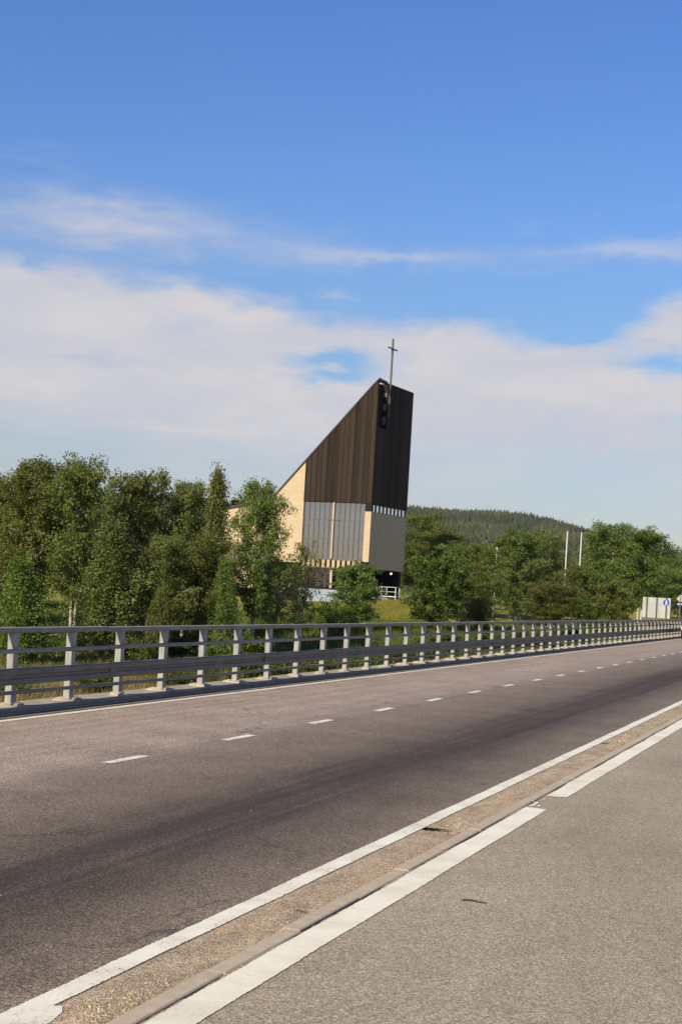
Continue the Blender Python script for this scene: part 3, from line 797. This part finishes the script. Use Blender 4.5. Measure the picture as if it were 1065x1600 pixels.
def bark(name, c1, c2, mark):
    m, g, b = new_mat(name, .85, .2)
    p = objco(g)
    n = g.noise(p, 3.0, 5, .65)
    bands = g.noise(scaled(g, p, (1.2, 1.2, 9.0)), 1.6, 4, .6)
    col = g.ramp(n, [(.3, c1), (.7, c2)])
    col = g.mix(g.ss(bands, .56, .64, 0, .9), col, mark)
    g.put(b.inputs['Base Color'], col)
    bump(g, b, n, .02)
    return m
M['birch_bark'] = bark('birch_bark', (.36, .33, .29), (.58, .55, .50), (.05, .04, .034, 1))
M['brown_bark'] = bark('brown_bark', (.07, .055, .04), (.13, .10, .075), (.035, .028, .02, 1))

def leaf_cards(C, L, rng, up=.35, aspect=.62):
    """one rhombic leaf per centre"""
    n = len(C)
    t = rng.normal(0, 1, (n, 3)); t[:, 2] -= .25; t /= np.linalg.norm(t, axis=1)[:, None]
    nn = rng.normal(0, 1, (n, 3)); nn[:, 2] += up * 2
    b = np.cross(nn, t); b /= np.linalg.norm(b, axis=1)[:, None] + 1e-9
    L = L[:, None]
    V = np.stack([C - t * L * .5, C + b * L * aspect * .5 - t * L * .05, C + t * L * .5, C - b * L * aspect * .5 - t * L * .05], 1).reshape(-1, 3)
    F = np.arange(n * 4).reshape(-1, 4)
    return V, F

PROFILE = {
    'birch': lambda q: np.interp(q, [0, .08, .25, .5, .72, .88, 1], [.55, .80, 1.0, 1.0, .95, .76, .36]),
    'weep': lambda q: np.interp(q, [0, .1, .3, .55, .8, 1], [.8, .95, 1.0, .85, .55, .15]),
    'round': lambda q: np.interp(q, [0, .12, .35, .6, .85, 1], [.65, .9, 1.0, .98, .72, .3]),
    'spruce': lambda q: np.interp(q, [0, .06, .5, .9, 1], [.75, 1.0, .50, .08, .02]),
}
def make_tree(h, w, prof, nb, ncl, nleaf, leaf, seed, first=.16, rise=.45, droop=.25, stems=1, spread=.42, flat=.6, lean=.4, lumpy=.28):
    """returns (crown mesh arrays, trunk MB): limbs leave the stems all the way up and carry leaf clumps"""
    rng = np.random.default_rng(seed)
    tr = MB()
    stem_pts = []
    for s in range(stems):
        a = rng.uniform(0, 6.28); off = 0 if stems == 1 else rng.uniform(.12, .28) * w
        n = 8; pts = []; wob = rng.normal(0, .12, (n, 2)).cumsum(0) * .5
        top = h * (1.0 if s == 0 else rng.uniform(.78, .95))
        for i in range(n):
            q = i / (n - 1)
            pts.append((math.cos(a) * off * (.25 + q) + wob[i, 0] * q + lean * .3 * q * q, math.sin(a) * off * (.25 + q) + wob[i, 1] * q, top * q * .94))
        r0 = (.012 * h + .02) / (stems ** .4)
        tr.tube(pts, [r0 * (1 - .88 * i / (n - 1)) for i in range(n)], 7)
        stem_pts.append(np.array(pts))
    lob = rng.uniform(0, 6.28, 4)
    C = []
    for i in range(nb):
        q = first + (1 - first) * ((i + rng.uniform(0, 1)) / nb) ** .85
        q = min(q, .985)
        st = stem_pts[rng.integers(0, stems)]
        zz = q * h
        zt = st[-1, 2]
        z0 = min(zz * ((.70 + .285 * q ** 2) if prof != 'spruce' else .97), zt * .985)
        base = np.array([np.interp(z0, st[:, 2], st[:, 0]), np.interp(z0, st[:, 2], st[:, 1]), z0])
        az = i * 2.39996 + rng.uniform(-.5, .5)
        qq = (q - first) / (1 - first)
        L = w * float(PROFILE[prof](qq)) * (1 + lumpy * math.sin(2 * az + lob[0] + 5 * qq) + lumpy * .7 * math.sin(3 * az + lob[1] - 9 * qq)) * rng.uniform(.72, 1.12)
        L = max(L, .25 if prof != 'spruce' else .06)
        d = np.array([math.cos(az), math.sin(az), 0])
        end = base + d * L + np.array([0, 0, rise * L])
        mid = base + d * L * .5 + np.array([0, 0, rise * L * .75])
        if i % 3 == 0:
            tr.tube([base, mid, end], [.006 * h * (1 - q * .6) + .004, .004 * h * (1 - q * .6) + .003, .004], 4, False)
        for c in range(ncl):
            t = rng.beta(2.0, 1.15)
            p = (1 - t) ** 2 * base + 2 * t * (1 - t) * mid + t * t * end
            p = p + rng.normal(0, .13 * w ** .5, 3) * np.array([1, 1, .8])
            p[2] -= droop * rng.exponential(.55) * (.4 + t)
            nl = max(3, int(nleaf * rng.uniform(.5, 1.5)))
            sg = spread * rng.uniform(.6, 1.25) * (1 if prof != 'spruce' else max(.3, 1 - qq))
            o = rng.normal(0, 1, (nl, 3)); o /= np.linalg.norm(o, axis=1)[:, None] + 1e-9
            o *= (rng.uniform(0, 1, nl) ** .45)[:, None] * sg * np.array([1, 1, flat + droop])
            C.append(p + o)
    C = np.concatenate(C)
    C = C[C[:, 2] > .1]
    C[:, 2] *= h / np.quantile(C[:, 2], .997 if prof != 'spruce' else .9998)
    Ls = leaf * rng.uniform(.6, 1.35, len(C))
    return leaf_cards(C, Ls, rng), tr

PROTO = {}
def proto(key, leafmat, barkmat, *a, **kw):
    (V, F), tr = make_tree(*a, **kw)
    PROTO[key] = (np_mesh(key + '_crown', V, F), tr.mesh(key + '_trunk', smooth=True), LEAF[leafmat], M[barkmat], a[0], a[1])
#      key        leaves   bark          h    w    profile  nb  ncl nleaf leaf seed
proto('birch_a', 'birch', 'birch_bark', 12.0, 2.7, 'birch', 104, 15, 26, .160, 1, stems=2, spread=.46, first=.30)
proto('birch_b', 'olive', 'birch_bark', 11.5, 2.8, 'birch', 104, 15, 26, .160, 2, stems=3, lumpy=.30, spread=.48)
proto('birch_c', 'birch', 'birch_bark', 12.0, 2.5, 'birch', 100, 15, 26, .155, 3, stems=2, rise=.6, spread=.46, first=.32)
proto('birch_d', 'olive', 'birch_bark', 11.0, 2.4, 'birch', 96, 15, 25, .150, 4, rise=.55, lumpy=.32, spread=.44, first=.26)
proto('weeping_a', 'olive', 'birch_bark', 10.0, 1.8, 'weep', 80, 14, 26, .145, 5, droop=.95, rise=.35, spread=.36, flat=1.2)
proto('weeping_b', 'birch', 'birch_bark', 6.5, 1.6, 'weep', 56, 13, 24, .130, 6, droop=.8, rise=.4, spread=.34, flat=1.1)
proto('thin_birch', 'olive', 'birch_bark', 8.0, 1.3, 'birch', 46, 9, 16, .14, 15, rise=.7, lumpy=.4, spread=.36, first=.2, droop=.4)
proto('maple_a', 'maple', 'brown_bark', 6.2, 2.7, 'round', 64, 15, 24, .170, 7, first=.10, rise=.5, droop=.05, stems=3, spread=.42, lumpy=.22)
proto('round_a', 'birch', 'brown_bark', 5.5, 1.9, 'round', 62, 16, 26, .135, 8, first=.06, rise=.6, droop=.05, stems=2, spread=.36, lumpy=.18)
proto('spruce', 'spruce', 'brown_bark', 12.0, 1.8, 'spruce', 120, 8, 16, .20, 9, first=.05, rise=-.12, droop=.12, spread=.26, flat=.4, lumpy=.1)
proto('shrub_a', 'shrub', 'brown_bark', 2.0, 1.6, 'round', 34, 11, 20, .115, 10, first=.05, rise=.5, droop=.05, stems=3, spread=.28)
proto('shrub_b', 'shrub', 'brown_bark', 2.2, 1.2, 'round', 30, 11, 20, .115, 12, first=.05, rise=.6, droop=.05, stems=3, spread=.26)
NAMES = dict(thin_birch='birch_tree', birch_a='birch_tree', birch_b='birch_tree', birch_c='birch_tree', birch_d='birch_tree', weeping_a='weeping_birch', weeping_b='weeping_birch', maple_a='maple_tree', round_a='round_tree', spruce='spruce_tree', shrub_a='shrub', shrub_b='shrub')

TREES = [
 (-59.81,97.96,-2.56,11.20,1.96,'birch_b','leafy birch cut by the left picture edge'),
 (-54.07,93.58,-3.11,12.42,2.47,'birch_a','broad leafy birch, one of the tallest pair at the far left'),
 (-50.52,92.67,-3.28,12.91,2.17,'birch_c','tall birch with pale forked trunk beside the broad leftmost birch'),
 (-48.13,96.65,-3.02,12.12,2.45,'birch_b','rounded birch second clump from the left of the riverbank trees'),
 (-45.56,99.64,-2.84,11.56,1.91,'birch_d','olive birch between the rounded birch and the drooping spire birch'),
 (-42.16,96.57,-3.20,12.65,0.96,'weeping_a','slender drooping birch whose spire rises beside the low brick wing'),
 (-47.37,81.07,-4.08,6.62,1.76,'weeping_b','low round pale green birch before the leftmost tall birches'),
 (-44.99,87.16,-3.81,9.01,2.02,'weeping_a','drooping brownish green birch standing before the rounded birch'),
 (-42.60,90.08,-3.68,8.27,1.65,'birch_d','darker birch in front of the olive birch'),
 (-39.06,81.78,-4.14,5.54,0.60,'weeping_b','small weeping sapling with mop shaped crown above the railing'),
 (-40.95,92.76,-3.53,8.25,1.77,'birch_c','shadowed birch below the drooping spire birch'),
 (-39.05,96.57,-3.28,12.01,1.73,'birch_a','birch overlapping the pale brick wall of the church'),
 (-38.70,91.41,-3.68,7.02,0.99,'weeping_b','short drooping birch left of the birch that overlaps the brick wall'),
 (-39.00,100.81,-2.93,6.87,1.08,'thin_birch','bushy lower birch at the foot of the pale brick wall'),
 (-38.68,105.14,-2.56,7.67,0.93,'thin_birch','thin young birch with white stem before the church windows'),
 (-38.10,115.90,-1.72,5.63,1.68,'round_a','round dense tree standing before the church entrance corner'),
 (-33.38,121.73,-1.47,6.43,2.47,'maple_a','bright green maple with rounded lobes right of the church'),
 (-54.38,188.53,0.22,11.54,3.10,'birch_d','yellowish tall birch rising just behind the church tower right edge'),
 (-49.61,183.81,0.18,9.48,2.38,'birch_c','dark tree tip between the yellowish birch and the broad birches'),
 (-39.69,155.50,-0.00,7.23,2.53,'birch_c','olive birch behind the right shoulder of the maple'),
 (-34.51,146.70,-0.24,7.67,2.50,'birch_a','pale olive birch in front of the hidden flagpole'),
 (-30.41,140.70,-0.81,8.97,2.62,'birch_b','broad yellowish birch in the middle of the right hand trees'),
 (-29.46,148.42,-0.24,8.48,1.75,'birch_d','birch directly left of the tall visible flagpole'),
 (-31.36,128.76,-1.23,5.13,1.65,'weeping_a','low brownish birch at the right foot of the maple'),
 (-25.11,128.77,-1.29,4.70,1.95,'birch_c','lower birch with white stem behind the railing middle'),
 (-23.94,136.56,-1.17,6.18,1.48,'birch_a','birch covering the foot of the right flagpole'),
 (-24.16,152.33,-0.11,9.87,2.91,'birch_b','tallest round crowned birch right of the flagpoles'),
 (-20.21,148.39,-0.44,9.58,2.45,'birch_c','dark shaded birch behind the white sign board'),
 (-22.46,136.01,-1.19,5.92,2.27,'maple_a','bright green low leafy tree right of the flagpoles'),
 (-19.89,130.54,-1.14,5.02,1.52,'round_a','dark green dense tree left of the sign board'),
 (-24.42,208.22,0.27,8.01,3.42,'birch_d','distant hazy birch above the diamond sign'),
 (-20.36,188.48,0.12,6.25,3.08,'birch_b','distant tree cut by the right picture edge'),
 (-92.01,217.98,0.46,14.26,3.34,'spruce','far spruce peeking above the low brick wing of the church'),
 (-65.50,110.81,-1.47,9.31,3.15,'birch_c','back row birch hidden behind the leftmost tall birches'),
 (-59.82,114.86,-1.37,8.38,2.67,'birch_d','back row birch in the gap right of the tallest birches'),
 (-55.46,116.34,-1.37,8.33,2.67,'birch_a','back row birch behind the olive birch'),
 (-53.98,118.96,-1.29,8.47,1.84,'birch_b','back row birch nearest the church wing'),
]
SHRUBS = [
 (-37.47,63.31,-4.20,0.87,0.90,'shrub_a','low brown green clump at the left edge beneath the guard beam'),
 (-35.68,68.14,-4.20,1.13,1.08,'shrub_b','low clump beneath the guard beam between second and third posts'),
 (-33.64,73.06,-4.20,1.51,1.20,'shrub_a','dark low shrub beneath the guard beam at the fifth post'),
 (-31.41,71.71,-4.20,1.55,0.84,'shrub_b','small leafy clump beneath the guard beam at the sixth post'),
 (-26.44,94.52,-3.75,2.56,1.39,'shrub_b','olive shrub behind the marker pole'),
 (-30.52,99.47,-3.28,1.76,1.13,'shrub_a','small dark shrub on the grass below the church steps'),
 (-50.48,84.24,-3.88,1.26,1.84,'shrub_a','dark shrub behind the first railing post'),
 (-49.67,87.68,-3.68,1.68,1.65,'shrub_b','leafy shrub behind the gap after the first railing post'),
 (-47.57,90.50,-3.53,1.65,1.85,'shrub_a','dark shrub behind the second railing gap'),
 (-42.77,74.18,-4.20,0.83,0.91,'shrub_b','small bright shrub low behind the left railing bay'),
 (-45.41,92.30,-3.45,1.26,1.70,'shrub_a','shaded shrub behind the third railing post'),
 (-38.60,79.82,-4.19,2.85,0.81,'shrub_b','bright leaning shrub beside the weeping sapling'),
 (-43.03,94.16,-3.37,1.53,1.72,'shrub_a','shaded shrub behind the fifth railing post'),
 (-38.60,90.39,-3.75,1.82,1.39,'shrub_b','green shrub left of the round bush behind the railing'),
 (-29.55,72.34,-4.20,3.62,0.84,'shrub_b','bright round bush just behind the railing left of centre'),
 (-29.19,76.68,-4.20,2.40,1.50,'shrub_a','low spreading shrub below the thin young birch'),
 (-27.91,79.23,-4.20,2.37,1.40,'shrub_b','reddish green shrub behind the railing below the round tree'),
 (-27.00,83.77,-4.19,2.38,1.54,'shrub_a','low shrub behind the railing under the church entrance'),
 (-38.82,111.43,-2.03,2.65,1.18,'shrub_b','bright young shrub left of the round tree'),
 (-38.01,112.77,-1.95,2.33,1.09,'shrub_a','dark low conifer like shrub beside the bright young shrub'),
 (-27.21,92.15,-3.88,2.36,1.36,'shrub_b','green shrub under the lawn mound behind the railing'),
 (-28.93,108.46,-2.56,1.72,2.05,'shrub_a','dark shrub below the maple behind the railing'),
 (-26.77,113.42,-2.20,1.46,1.93,'shrub_b','shrub behind the railing right of the maple'),
 (-23.98,116.48,-2.03,1.44,1.97,'shrub_a','shrub behind the railing below the broad yellowish birch'),
 (-20.76,117.58,-1.94,2.18,1.77,'shrub_b','shrub behind the railing below the flagpoles'),
 (-18.59,122.54,-1.23,1.79,1.83,'shrub_a','shrub behind the railing left of the sign board'),
]


def plant(x, y, z, h, w, key, label, cat, group):
    crown, trunk, lm, bm_, ph, pw = PROTO[key]
    root = empty(NAMES[key], (x, y, z - .05), rnd.uniform(0, 6.28))
    tag(root, label, cat, group)
    s = h / ph; sw = min(max((1.14 if x < -38 else 1.2) * w / pw, s * (.62 if key != 'spruce' else .45)), s * 2.2)
    root.scale = (sw, sw, s)
    link_mesh('crown', crown, lm, root); link_mesh('trunk', trunk, bm_, root)
    return root
for x, y, z, h, w, key, label in TREES:
    plant(x, y, z, h, w, key, label, 'tree', 'trees behind the bridge railing')
for x, y, z, h, w, key, label in SHRUBS:
    plant(x, y, z, h, w, key, label, 'shrub', 'shrubs behind the bridge railing')

# tall dry and green grass on the low bank, shorter grass on the lawn
def grass(name, n, hmin, hmax, zlo, zhi, xlo, xhi, mat, seed, blades=6, bw=.035):
    rng = np.random.default_rng(seed)
    Zd = zlo + (zhi - zlo) * rng.uniform(0, 1, n); Xs = rng.uniform(xlo, xhi, n) * Zd
    x = -math.sin(TH) * Zd + math.cos(TH) * Xs; y = math.cos(TH) * Zd + math.sin(TH) * Xs
    k_ = (x < -12.2)
    x, y = x[k_], y[k_]; n = len(x)
    z = ground_h(x, y)
    P = np.repeat(np.stack([x, y, z], 1), blades, 0); m_ = len(P)
    P[:, :2] += rng.normal(0, .16, (m_, 2))
    hh = rng.uniform(hmin, hmax, m_) * np.repeat(rng.uniform(.5, 1.2, n), blades)
    a = rng.uniform(0, 6.28, m_); lean_ = rng.normal(0, .35, (m_, 2)) * hh[:, None]
    side = np.stack([np.cos(a), np.sin(a), np.zeros(m_)], 1) * bw
    tip = P + np.concatenate([lean_, hh[:, None]], 1)
    V = np.stack([P - side, P + side, tip], 1).reshape(-1, 3)
    return tag(link_mesh(name, np_mesh(name, V, np.arange(m_ * 3).reshape(-1, 3)), mat), kind='stuff')
M['dry_grass'] = island_mat('dry_grass', [(0, (.065, .075, .022)), (.3, (.13, .125, .04)), (.6, (.22, .165, .07)), (1, (.31, .225, .12))], .9, .1, .2, 0, .22, .7)
M['green_grass'] = island_mat('green_grass', [(0, (.05, .085, .014)), (.5, (.11, .15, .025)), (1, (.20, .21, .05))], .9, .1, .25, 0, .1)
o = grass('dry_bank_grass', 16000, .22, .75, 55, 100, -.26, .16, M['dry_grass'], 31); tag(o, 'tall dry yellow brown grass on the low bank below the railing', 'grass')
o = grass('meadow_grass', 20000, .25, .6, 84, 140, -.26, .20, M['green_grass'], 32); tag(o, 'green meadow grass between the trees and the bridge', 'grass')

M['lawn_grass'] = island_mat('lawn_grass', [(0, (.13, .14, .025)), (.5, (.22, .21, .042)), (1, (.32, .28, .075))], .9, .1, .2, 0, .3)
o = grass('lawn_grass', 16000, .06, .16, 136, 162, -.05, .06, M['lawn_grass'], 33, 6, .03); tag(o, 'short sunlit lawn on the mound below the church steps', 'grass')
# forested hill and the wood at its foot: low cones beyond counting
def far_wood(name, pts, hmin, hmax, mat, seed, rad=.17):
    rng = np.random.default_rng(seed)
    n = len(pts); K = 5; rings = ((0.15, 1.0), (.50, .72), (.52, .55), (.86, .26), (1.0, .02))
    hh = rng.uniform(hmin, hmax, n) * np.where(rng.uniform(0, 1, n) > .85, 1.22, 1.0)
    ang = np.arange(K) * 2 * math.pi / K
    V = np.zeros((n, len(rings) * K, 3))
    ph = rng.uniform(0, 6.28, n)
    wd = rad * rng.uniform(.75, 1.25, n)
    for r, (q, s) in enumerate(rings):
        a = ang[None] + ph[:, None] + r * .4
        rr = hh[:, None] * wd[:, None] * s * rng.uniform(.65, 1.3, (n, K))
        V[:, r * K:(r + 1) * K, 0] = np.cos(a) * rr + pts[:, 0:1]
        V[:, r * K:(r + 1) * K, 1] = np.sin(a) * rr + pts[:, 1:2]
        V[:, r * K:(r + 1) * K, 2] = pts[:, 2:3] + hh[:, None] * (q + rng.normal(0, .025, (n, K)))
    F = []
    for r in range(len(rings) - 1):
        for i in range(K): F.append((r * K + i, r * K + (i + 1) % K, (r + 1) * K + (i + 1) % K, (r + 1) * K + i))
    F = np.array(F)
    FF = (F[None] + (np.arange(n) * len(rings) * K)[:, None, None]).reshape(-1, 4)
    return tag(link_mesh(name, np_mesh(name, V.reshape(-1, 3), FF), mat), kind='stuff')
def scatter(n, zlo, zhi, alo, ahi, seed):
    rng = np.random.default_rng(seed)
    Zd = np.sqrt(rng.uniform(zlo ** 2, zhi ** 2, n)); Xs = rng.uniform(alo, ahi, n) * Zd
    x = -math.sin(TH) * Zd + math.cos(TH) * Xs; y = math.cos(TH) * Zd + math.sin(TH) * Xs
    return np.stack([x, y, ground_h(x, y) - .3], 1)
M['hill_wood'] = island_mat('hill_spruce', [(0, (0.025, 0.034, 0.015)), (.45, (0.046, 0.057, 0.022)), (.8, (0.077, 0.083, 0.029)), (1, (0.113, 0.108, 0.036))], .9, .1, 0, 0, .011, .68)
M['mid_wood'] = island_mat('mid_wood', [(0, (.035, .048, .018)), (.5, (.065, .082, .026)), (1, (.11, .12, .038))], .9, .1, 0, 0, .03)
o = far_wood('hill_forest', scatter(26000, 1950, 2760, -.26, .34, 41), 7, 12.5, M['hill_wood'], 42); tag(o, 'spruce forest covering the distant hill behind the church', 'forest')
p_ = scatter(2600, 300, 900, -.28, .34, 43); p_ = p_[(p_[:, 0] < -24)]
o = far_wood('far_wood', p_, 7, 12, M['mid_wood'], 44, .22); tag(o, 'mixed wood on the flat land at the foot of the hill', 'forest')

# ------------------------------------------------------------------ flagpoles, signs, marker, car, twigs
M['sign_back'] = simple('aluminium_sign_back', (.36, .365, .335), (.46, .465, .43), 2, .55, .4, 0, (1, 1, .4))
M['dark_steel'] = simple('dark_steel_post', (.07, .065, .055), (.13, .12, .10), 5, .6, .4)
M['sign_blue'] = simple('sign_blue', (.03, .07, .38), (.04, .09, .45), 5, .5, .4)
M['sign_orange'] = simple('sign_orange', (.62, .25, .02), (.70, .30, .03), 5, .5, .4)
M['sign_white'] = simple('sign_white', (.72, .72, .70), (.80, .80, .78), 5, .5, .4)
M['pole_white'] = simple('flagpole_white', (.50, .50, .48), (.60, .60, .57), 3, .6, .3)
M['yellow'] = simple('marker_yellow', (.62, .48, .03), (.70, .55, .04), 5, .6, .3)
M['black'] = simple('marker_black', (.015, .015, .015), (.03, .03, .03), 5, .6, .3)
for x, y, zt, lab in ((-25.85, 139.08, 8.15, 'left and more exposed of the two white flagpoles among the right hand trees'),
                      (-25.69, 145.47, 8.38, 'right hand white flagpole, only its top clear of the trees'),
                      (-33.66, 144.88, 6.58, 'faint white flagpole half hidden in the olive birch')):
    z = float(ground_h(x, y))
    fp = empty('flagpole', (x, y, z)); tag(fp, lab, 'flagpole', 'white flagpoles')
    MB().tube([(0, 0, -.2), (0, 0, (zt - z) * .5), (0, 0, zt - z - .12)], [.075, .062, .05], 10, True).build('pole', M['pole_white'], fp, smooth=True)
    MB().tube([(0, 0, zt - z - .119), (0, 0, zt - z - .05), (0, 0, zt - z)], [.05, .065, .02], 10).build('finial', M['sign_white'], fp)
# direction board seen from behind
zb = float(ground_h(-15.9, 126.6))
bd = empty('sign_board', (-15.92, 126.6, zb), R(-3)); tag(bd, 'large white direction sign board seen from behind on three dark posts', 'sign')
hb = -zb
for i in range(3):
    MB().box(-1.13, 1.13, -.012, .012, .86 + hb + i * .55, .86 + hb + i * .55 + .545).build('board_panel', M['sign_back'], bd)
for x in (-.78, .02, .80):
    MB().box(x - .05, x + .05, -.115, -.013, -.3, 2.52 + hb).build('post', M['dark_steel'], bd)
# blue round path sign
zb = float(ground_h(-13.6, 113.67))
bs = empty('path_sign', (-13.6, 113.67, zb)); tag(bs, 'round blue path sign with white walking figure in front of the board', 'sign')
hb = 2.1 - zb
MB().tube([(0, 0, -.3), (0, 0, hb + .3)], .03, 8).build('post', M['steel'], bs)
def disc(r, y0, y1, n=28): return MB().prism_y([(r * math.cos(2 * math.pi * i / n), hb + r * math.sin(2 * math.pi * i / n)) for i in range(n)], y0, y1)
dsc = disc(.24, -.06, -.035).build('sign_face', M['sign_blue'], bs)
fig = MB()
fig.prism_y([(.035 * math.cos(i * .785), hb + .14 + .035 * math.sin(i * .785)) for i in range(8)], -.066, -.061)
fig.prism_y([(-.035, hb - .02), (.035, hb - .02), (.045, hb + .095), (-.045, hb + .095)], -.066, -.061)
fig.prism_y([(-.09, hb - .19), (-.055, hb - .19), (.0, hb - .021), (-.035, hb - .021)], -.066, -.061)
fig.prism_y([(.055, hb - .19), (.09, hb - .19), (.035, hb - .0215), (.001, hb - .0215)], -.066, -.061)
fig.prism_y([(.046, hb + .085), (.05, hb + .06), (.11, hb - .02), (.12, hb + .0)], -.066, -.061)
fig.build('walking_figure', M['sign_white'], dsc)
# diamond sign seen from behind
x0_, y0_ = -12.62, 113.9; zb = float(ground_h(x0_, y0_))
ds = empty('diamond_sign', (x0_, y0_, zb)); tag(ds, 'pale diamond sign with small plate below, seen from behind at the right edge', 'sign')
hb = 2.46 - zb
MB().tube([(0, 0, -.3), (0, 0, hb + .2)], .032, 8).build('post', M['steel'], ds)
MB().prism_y([(0, hb - .30), (.30, hb), (0, hb + .30), (-.30, hb)], .034, .05).build('sign_plate', M['sign_back'], ds)
MB().box(-.22, .22, .034, .05, hb - .46, hb - .33).build('lower_plate', M['sign_back'], ds)
# small blue and orange plates further off
x0_, y0_ = -17.2, 152.6; zb = float(ground_h(x0_, y0_))
gs = empty('guide_sign', (x0_, y0_, zb)); tag(gs, 'small guide sign, blue plate above an orange plate, between board and diamond sign', 'sign')
MB().tube([(.12, 0, -.3), (.12, 0, 1.75 - zb)], .035, 8).build('post', M['steel'], gs)
MB().box(-.26, .26, -.06, -.04, 1.67 - zb, 2.0 - zb).build('blue_plate', M['sign_blue'], gs)
MB().box(-.26, .26, -.06, -.04, 1.30 - zb, 1.62 - zb).build('orange_plate', M['sign_orange'], gs)
# slim marker pole with yellow bands
x0_, y0_ = -26.12, 96.74; zb = float(ground_h(x0_, y0_))
mk = empty('marker_pole', (x0_, y0_, zb)); tag(mk, 'thin grey marker pole with yellow and black bands behind the railing', 'pole')
MB().tube([(0, 0, -.2), (0, 0, -.75 - zb)], .035, 8).build('pole', M['steel'], mk)
for i in range(4): MB().tube([(0, 0, -.749 - zb + i * .17), (0, 0, -.58 - zb + i * .17)], .05, 8).build('band', M['yellow'] if i % 2 == 0 else M['black'], mk)

# a car far down the road, only its corner in the picture
M['car_paint'] = simple('dark_red_paint', (.10, .035, .028), (.13, .045, .035), 2, .35, .5)
M['car_glass'] = simple('car_glass', (.02, .022, .025), (.03, .032, .035), 2, .1, .6)
M['rubber'] = simple('tyre_rubber', (.018, .017, .016), (.03, .028, .026), 8, .9, .1)
M['rim'] = simple('wheel_rim', (.30, .30, .30), (.40, .40, .40), 5, .4, .5, 0, (1, 1, 1), .6)
car = empty('car', (-8.95, 91.9, 0)); tag(car, 'dark red car coming down the far lane, mostly cut by the right picture edge', 'car')
# body: side outline with a belt line, lofted so that it narrows to the roof and at the ends (front faces -Y)
prof_lo = [(-2.12, .34), (-2.18, .55), (-2.10, .78), (-1.15, .95), (1.75, 1.00), (2.10, .92), (2.16, .55), (2.10, .34)]
secs = [(-.86, .93), (-.90, 1.0), (.90, 1.0), (.86, .93)]
vs = []; fs = []; n = len(prof_lo)
for xq, s in secs:
    vs += [(xq, y * (.985 if s < 1 else 1.0), .34 + (z - .34) * (.94 if s < 1 else 1.0)) for y, z in prof_lo]
for q in range(3):
    for i in range(n): fs.append((q * n + i, q * n + (i + 1) % n, (q + 1) * n + (i + 1) % n, (q + 1) * n + i))
fs += [tuple(range(n - 1, -1, -1)), tuple(3 * n + i for i in range(n))]
body = MB().add(vs, fs).build('body', M['car_paint'], car, .03)
cab = [(-1.15, .93), (-.45, 1.42), (1.25, 1.44), (1.85, .98)]
def cabin(inx, z1, mat, name, par, x0=.80, x1=.62):
    vs = []
    for sx in (-1, 1):
        for y, z in cab: vs.append((sx * (x0 if z < 1.1 else x1), y, z))
    return MB().add(vs, [(0, 1, 2, 3), (7, 6, 5, 4), (0, 4, 5, 1), (1, 5, 6, 2), (2, 6, 7, 3), (3, 7, 4, 0)]).build(name, mat, par, .02)
cabin(0, 0, M['car_glass'], 'glasshouse', car)
MB().add([(-.64, -.47, 1.425), (.64, -.47, 1.425), (.64, 1.27, 1.445), (-.64, 1.27, 1.445), (-.58, -.40, 1.47), (.58, -.40, 1.47), (.58, 1.2, 1.485), (-.58, 1.2, 1.485)],
         [(0, 3, 2, 1), (4, 5, 6, 7), (0, 1, 5, 4), (1, 2, 6, 5), (2, 3, 7, 6), (3, 0, 4, 7)]).build('roof', M['car_paint'], car)
for sx in (-1, 1):
    MB().add([(sx * .81, -1.16, .94), (sx * .76, -1.10, .94), (sx * .63, -.45, 1.43), (sx * .58, -.44, 1.43)], [(0, 1, 3, 2)]).build('pillar', M['car_paint'], car)
    hl = MB().box(sx * .68 - .16, sx * .68 + .16, -2.20, -2.08, .62, .76).build('headlight', M['sign_white'], car, .02)
    MB().box(sx * .98 - .08, sx * .98 + .08, -.95, -.82, .96, 1.08).build('wing_mirror', M['car_paint'], car, .02)
    for y in (-1.35, 1.38):
        wh = MB().tube([(sx * .70, y, .32), (sx * .74, y, .32), (sx * .88, y, .32), (sx * .92, y, .32)], [.27, .32, .32, .28], 20).build('wheel', M['rubber'], car)
        MB().tube([(sx * .921, y, .32), (sx * .935, y, .32)], [.20, .18], 14).build('rim', M['rim'], wh)
MB().box(-.84, .84, -2.21, -2.06, .26, .48).build('bumper', M['rubber'], car, .02)
MB().box(-.50, .50, -2.19, -2.10, .52, .60).build('grille', M['black'], car)
MB().box(-.80, .80, -2.0, 2.0, .20, .345).build('underbody', M['rubber'], car)

# litter of the road
def twig(name, pts, r, label):
    o = MB().tube(pts, [r] * (len(pts) - 1) + [r * .4], 5).build(name, M['twig'])
    return tag(o, label, 'twig')
twig('twig', [(-2.13, 8.80, .106), (-2.08, 8.82, .110), (-2.03, 8.80, .106), (-1.985, 8.81, .105)], .006, 'short dark twig lying on the grey footpath')
twig('twig', [(-3.02, 8.30, .022), (-2.97, 8.33, .026), (-2.92, 8.31, .024)], .005, 'thin twig on the sand between edge line and kerb')

# thin summer haze between the bridge and the far hill
hz = MB().box(-7600, 7600, -7600, 7600, -6.5, 190).build('haze', None)
tag(hz, kind='stuff')
m = bpy.data.materials.new('haze_air'); m.use_nodes = True
m.node_tree.nodes.clear()
pv = m.node_tree.nodes.new('ShaderNodeVolumePrincipled'); om = m.node_tree.nodes.new('ShaderNodeOutputMaterial')
pv.inputs['Color'].default_value = (.86, .92, 1.0, 1)
pv.inputs['Density'].default_value = 0.00003
pv.inputs['Anisotropy'].default_value = 0.0
m.node_tree.links.new(pv.outputs[0], om.inputs['Volume'])
hz.data.materials.append(m)
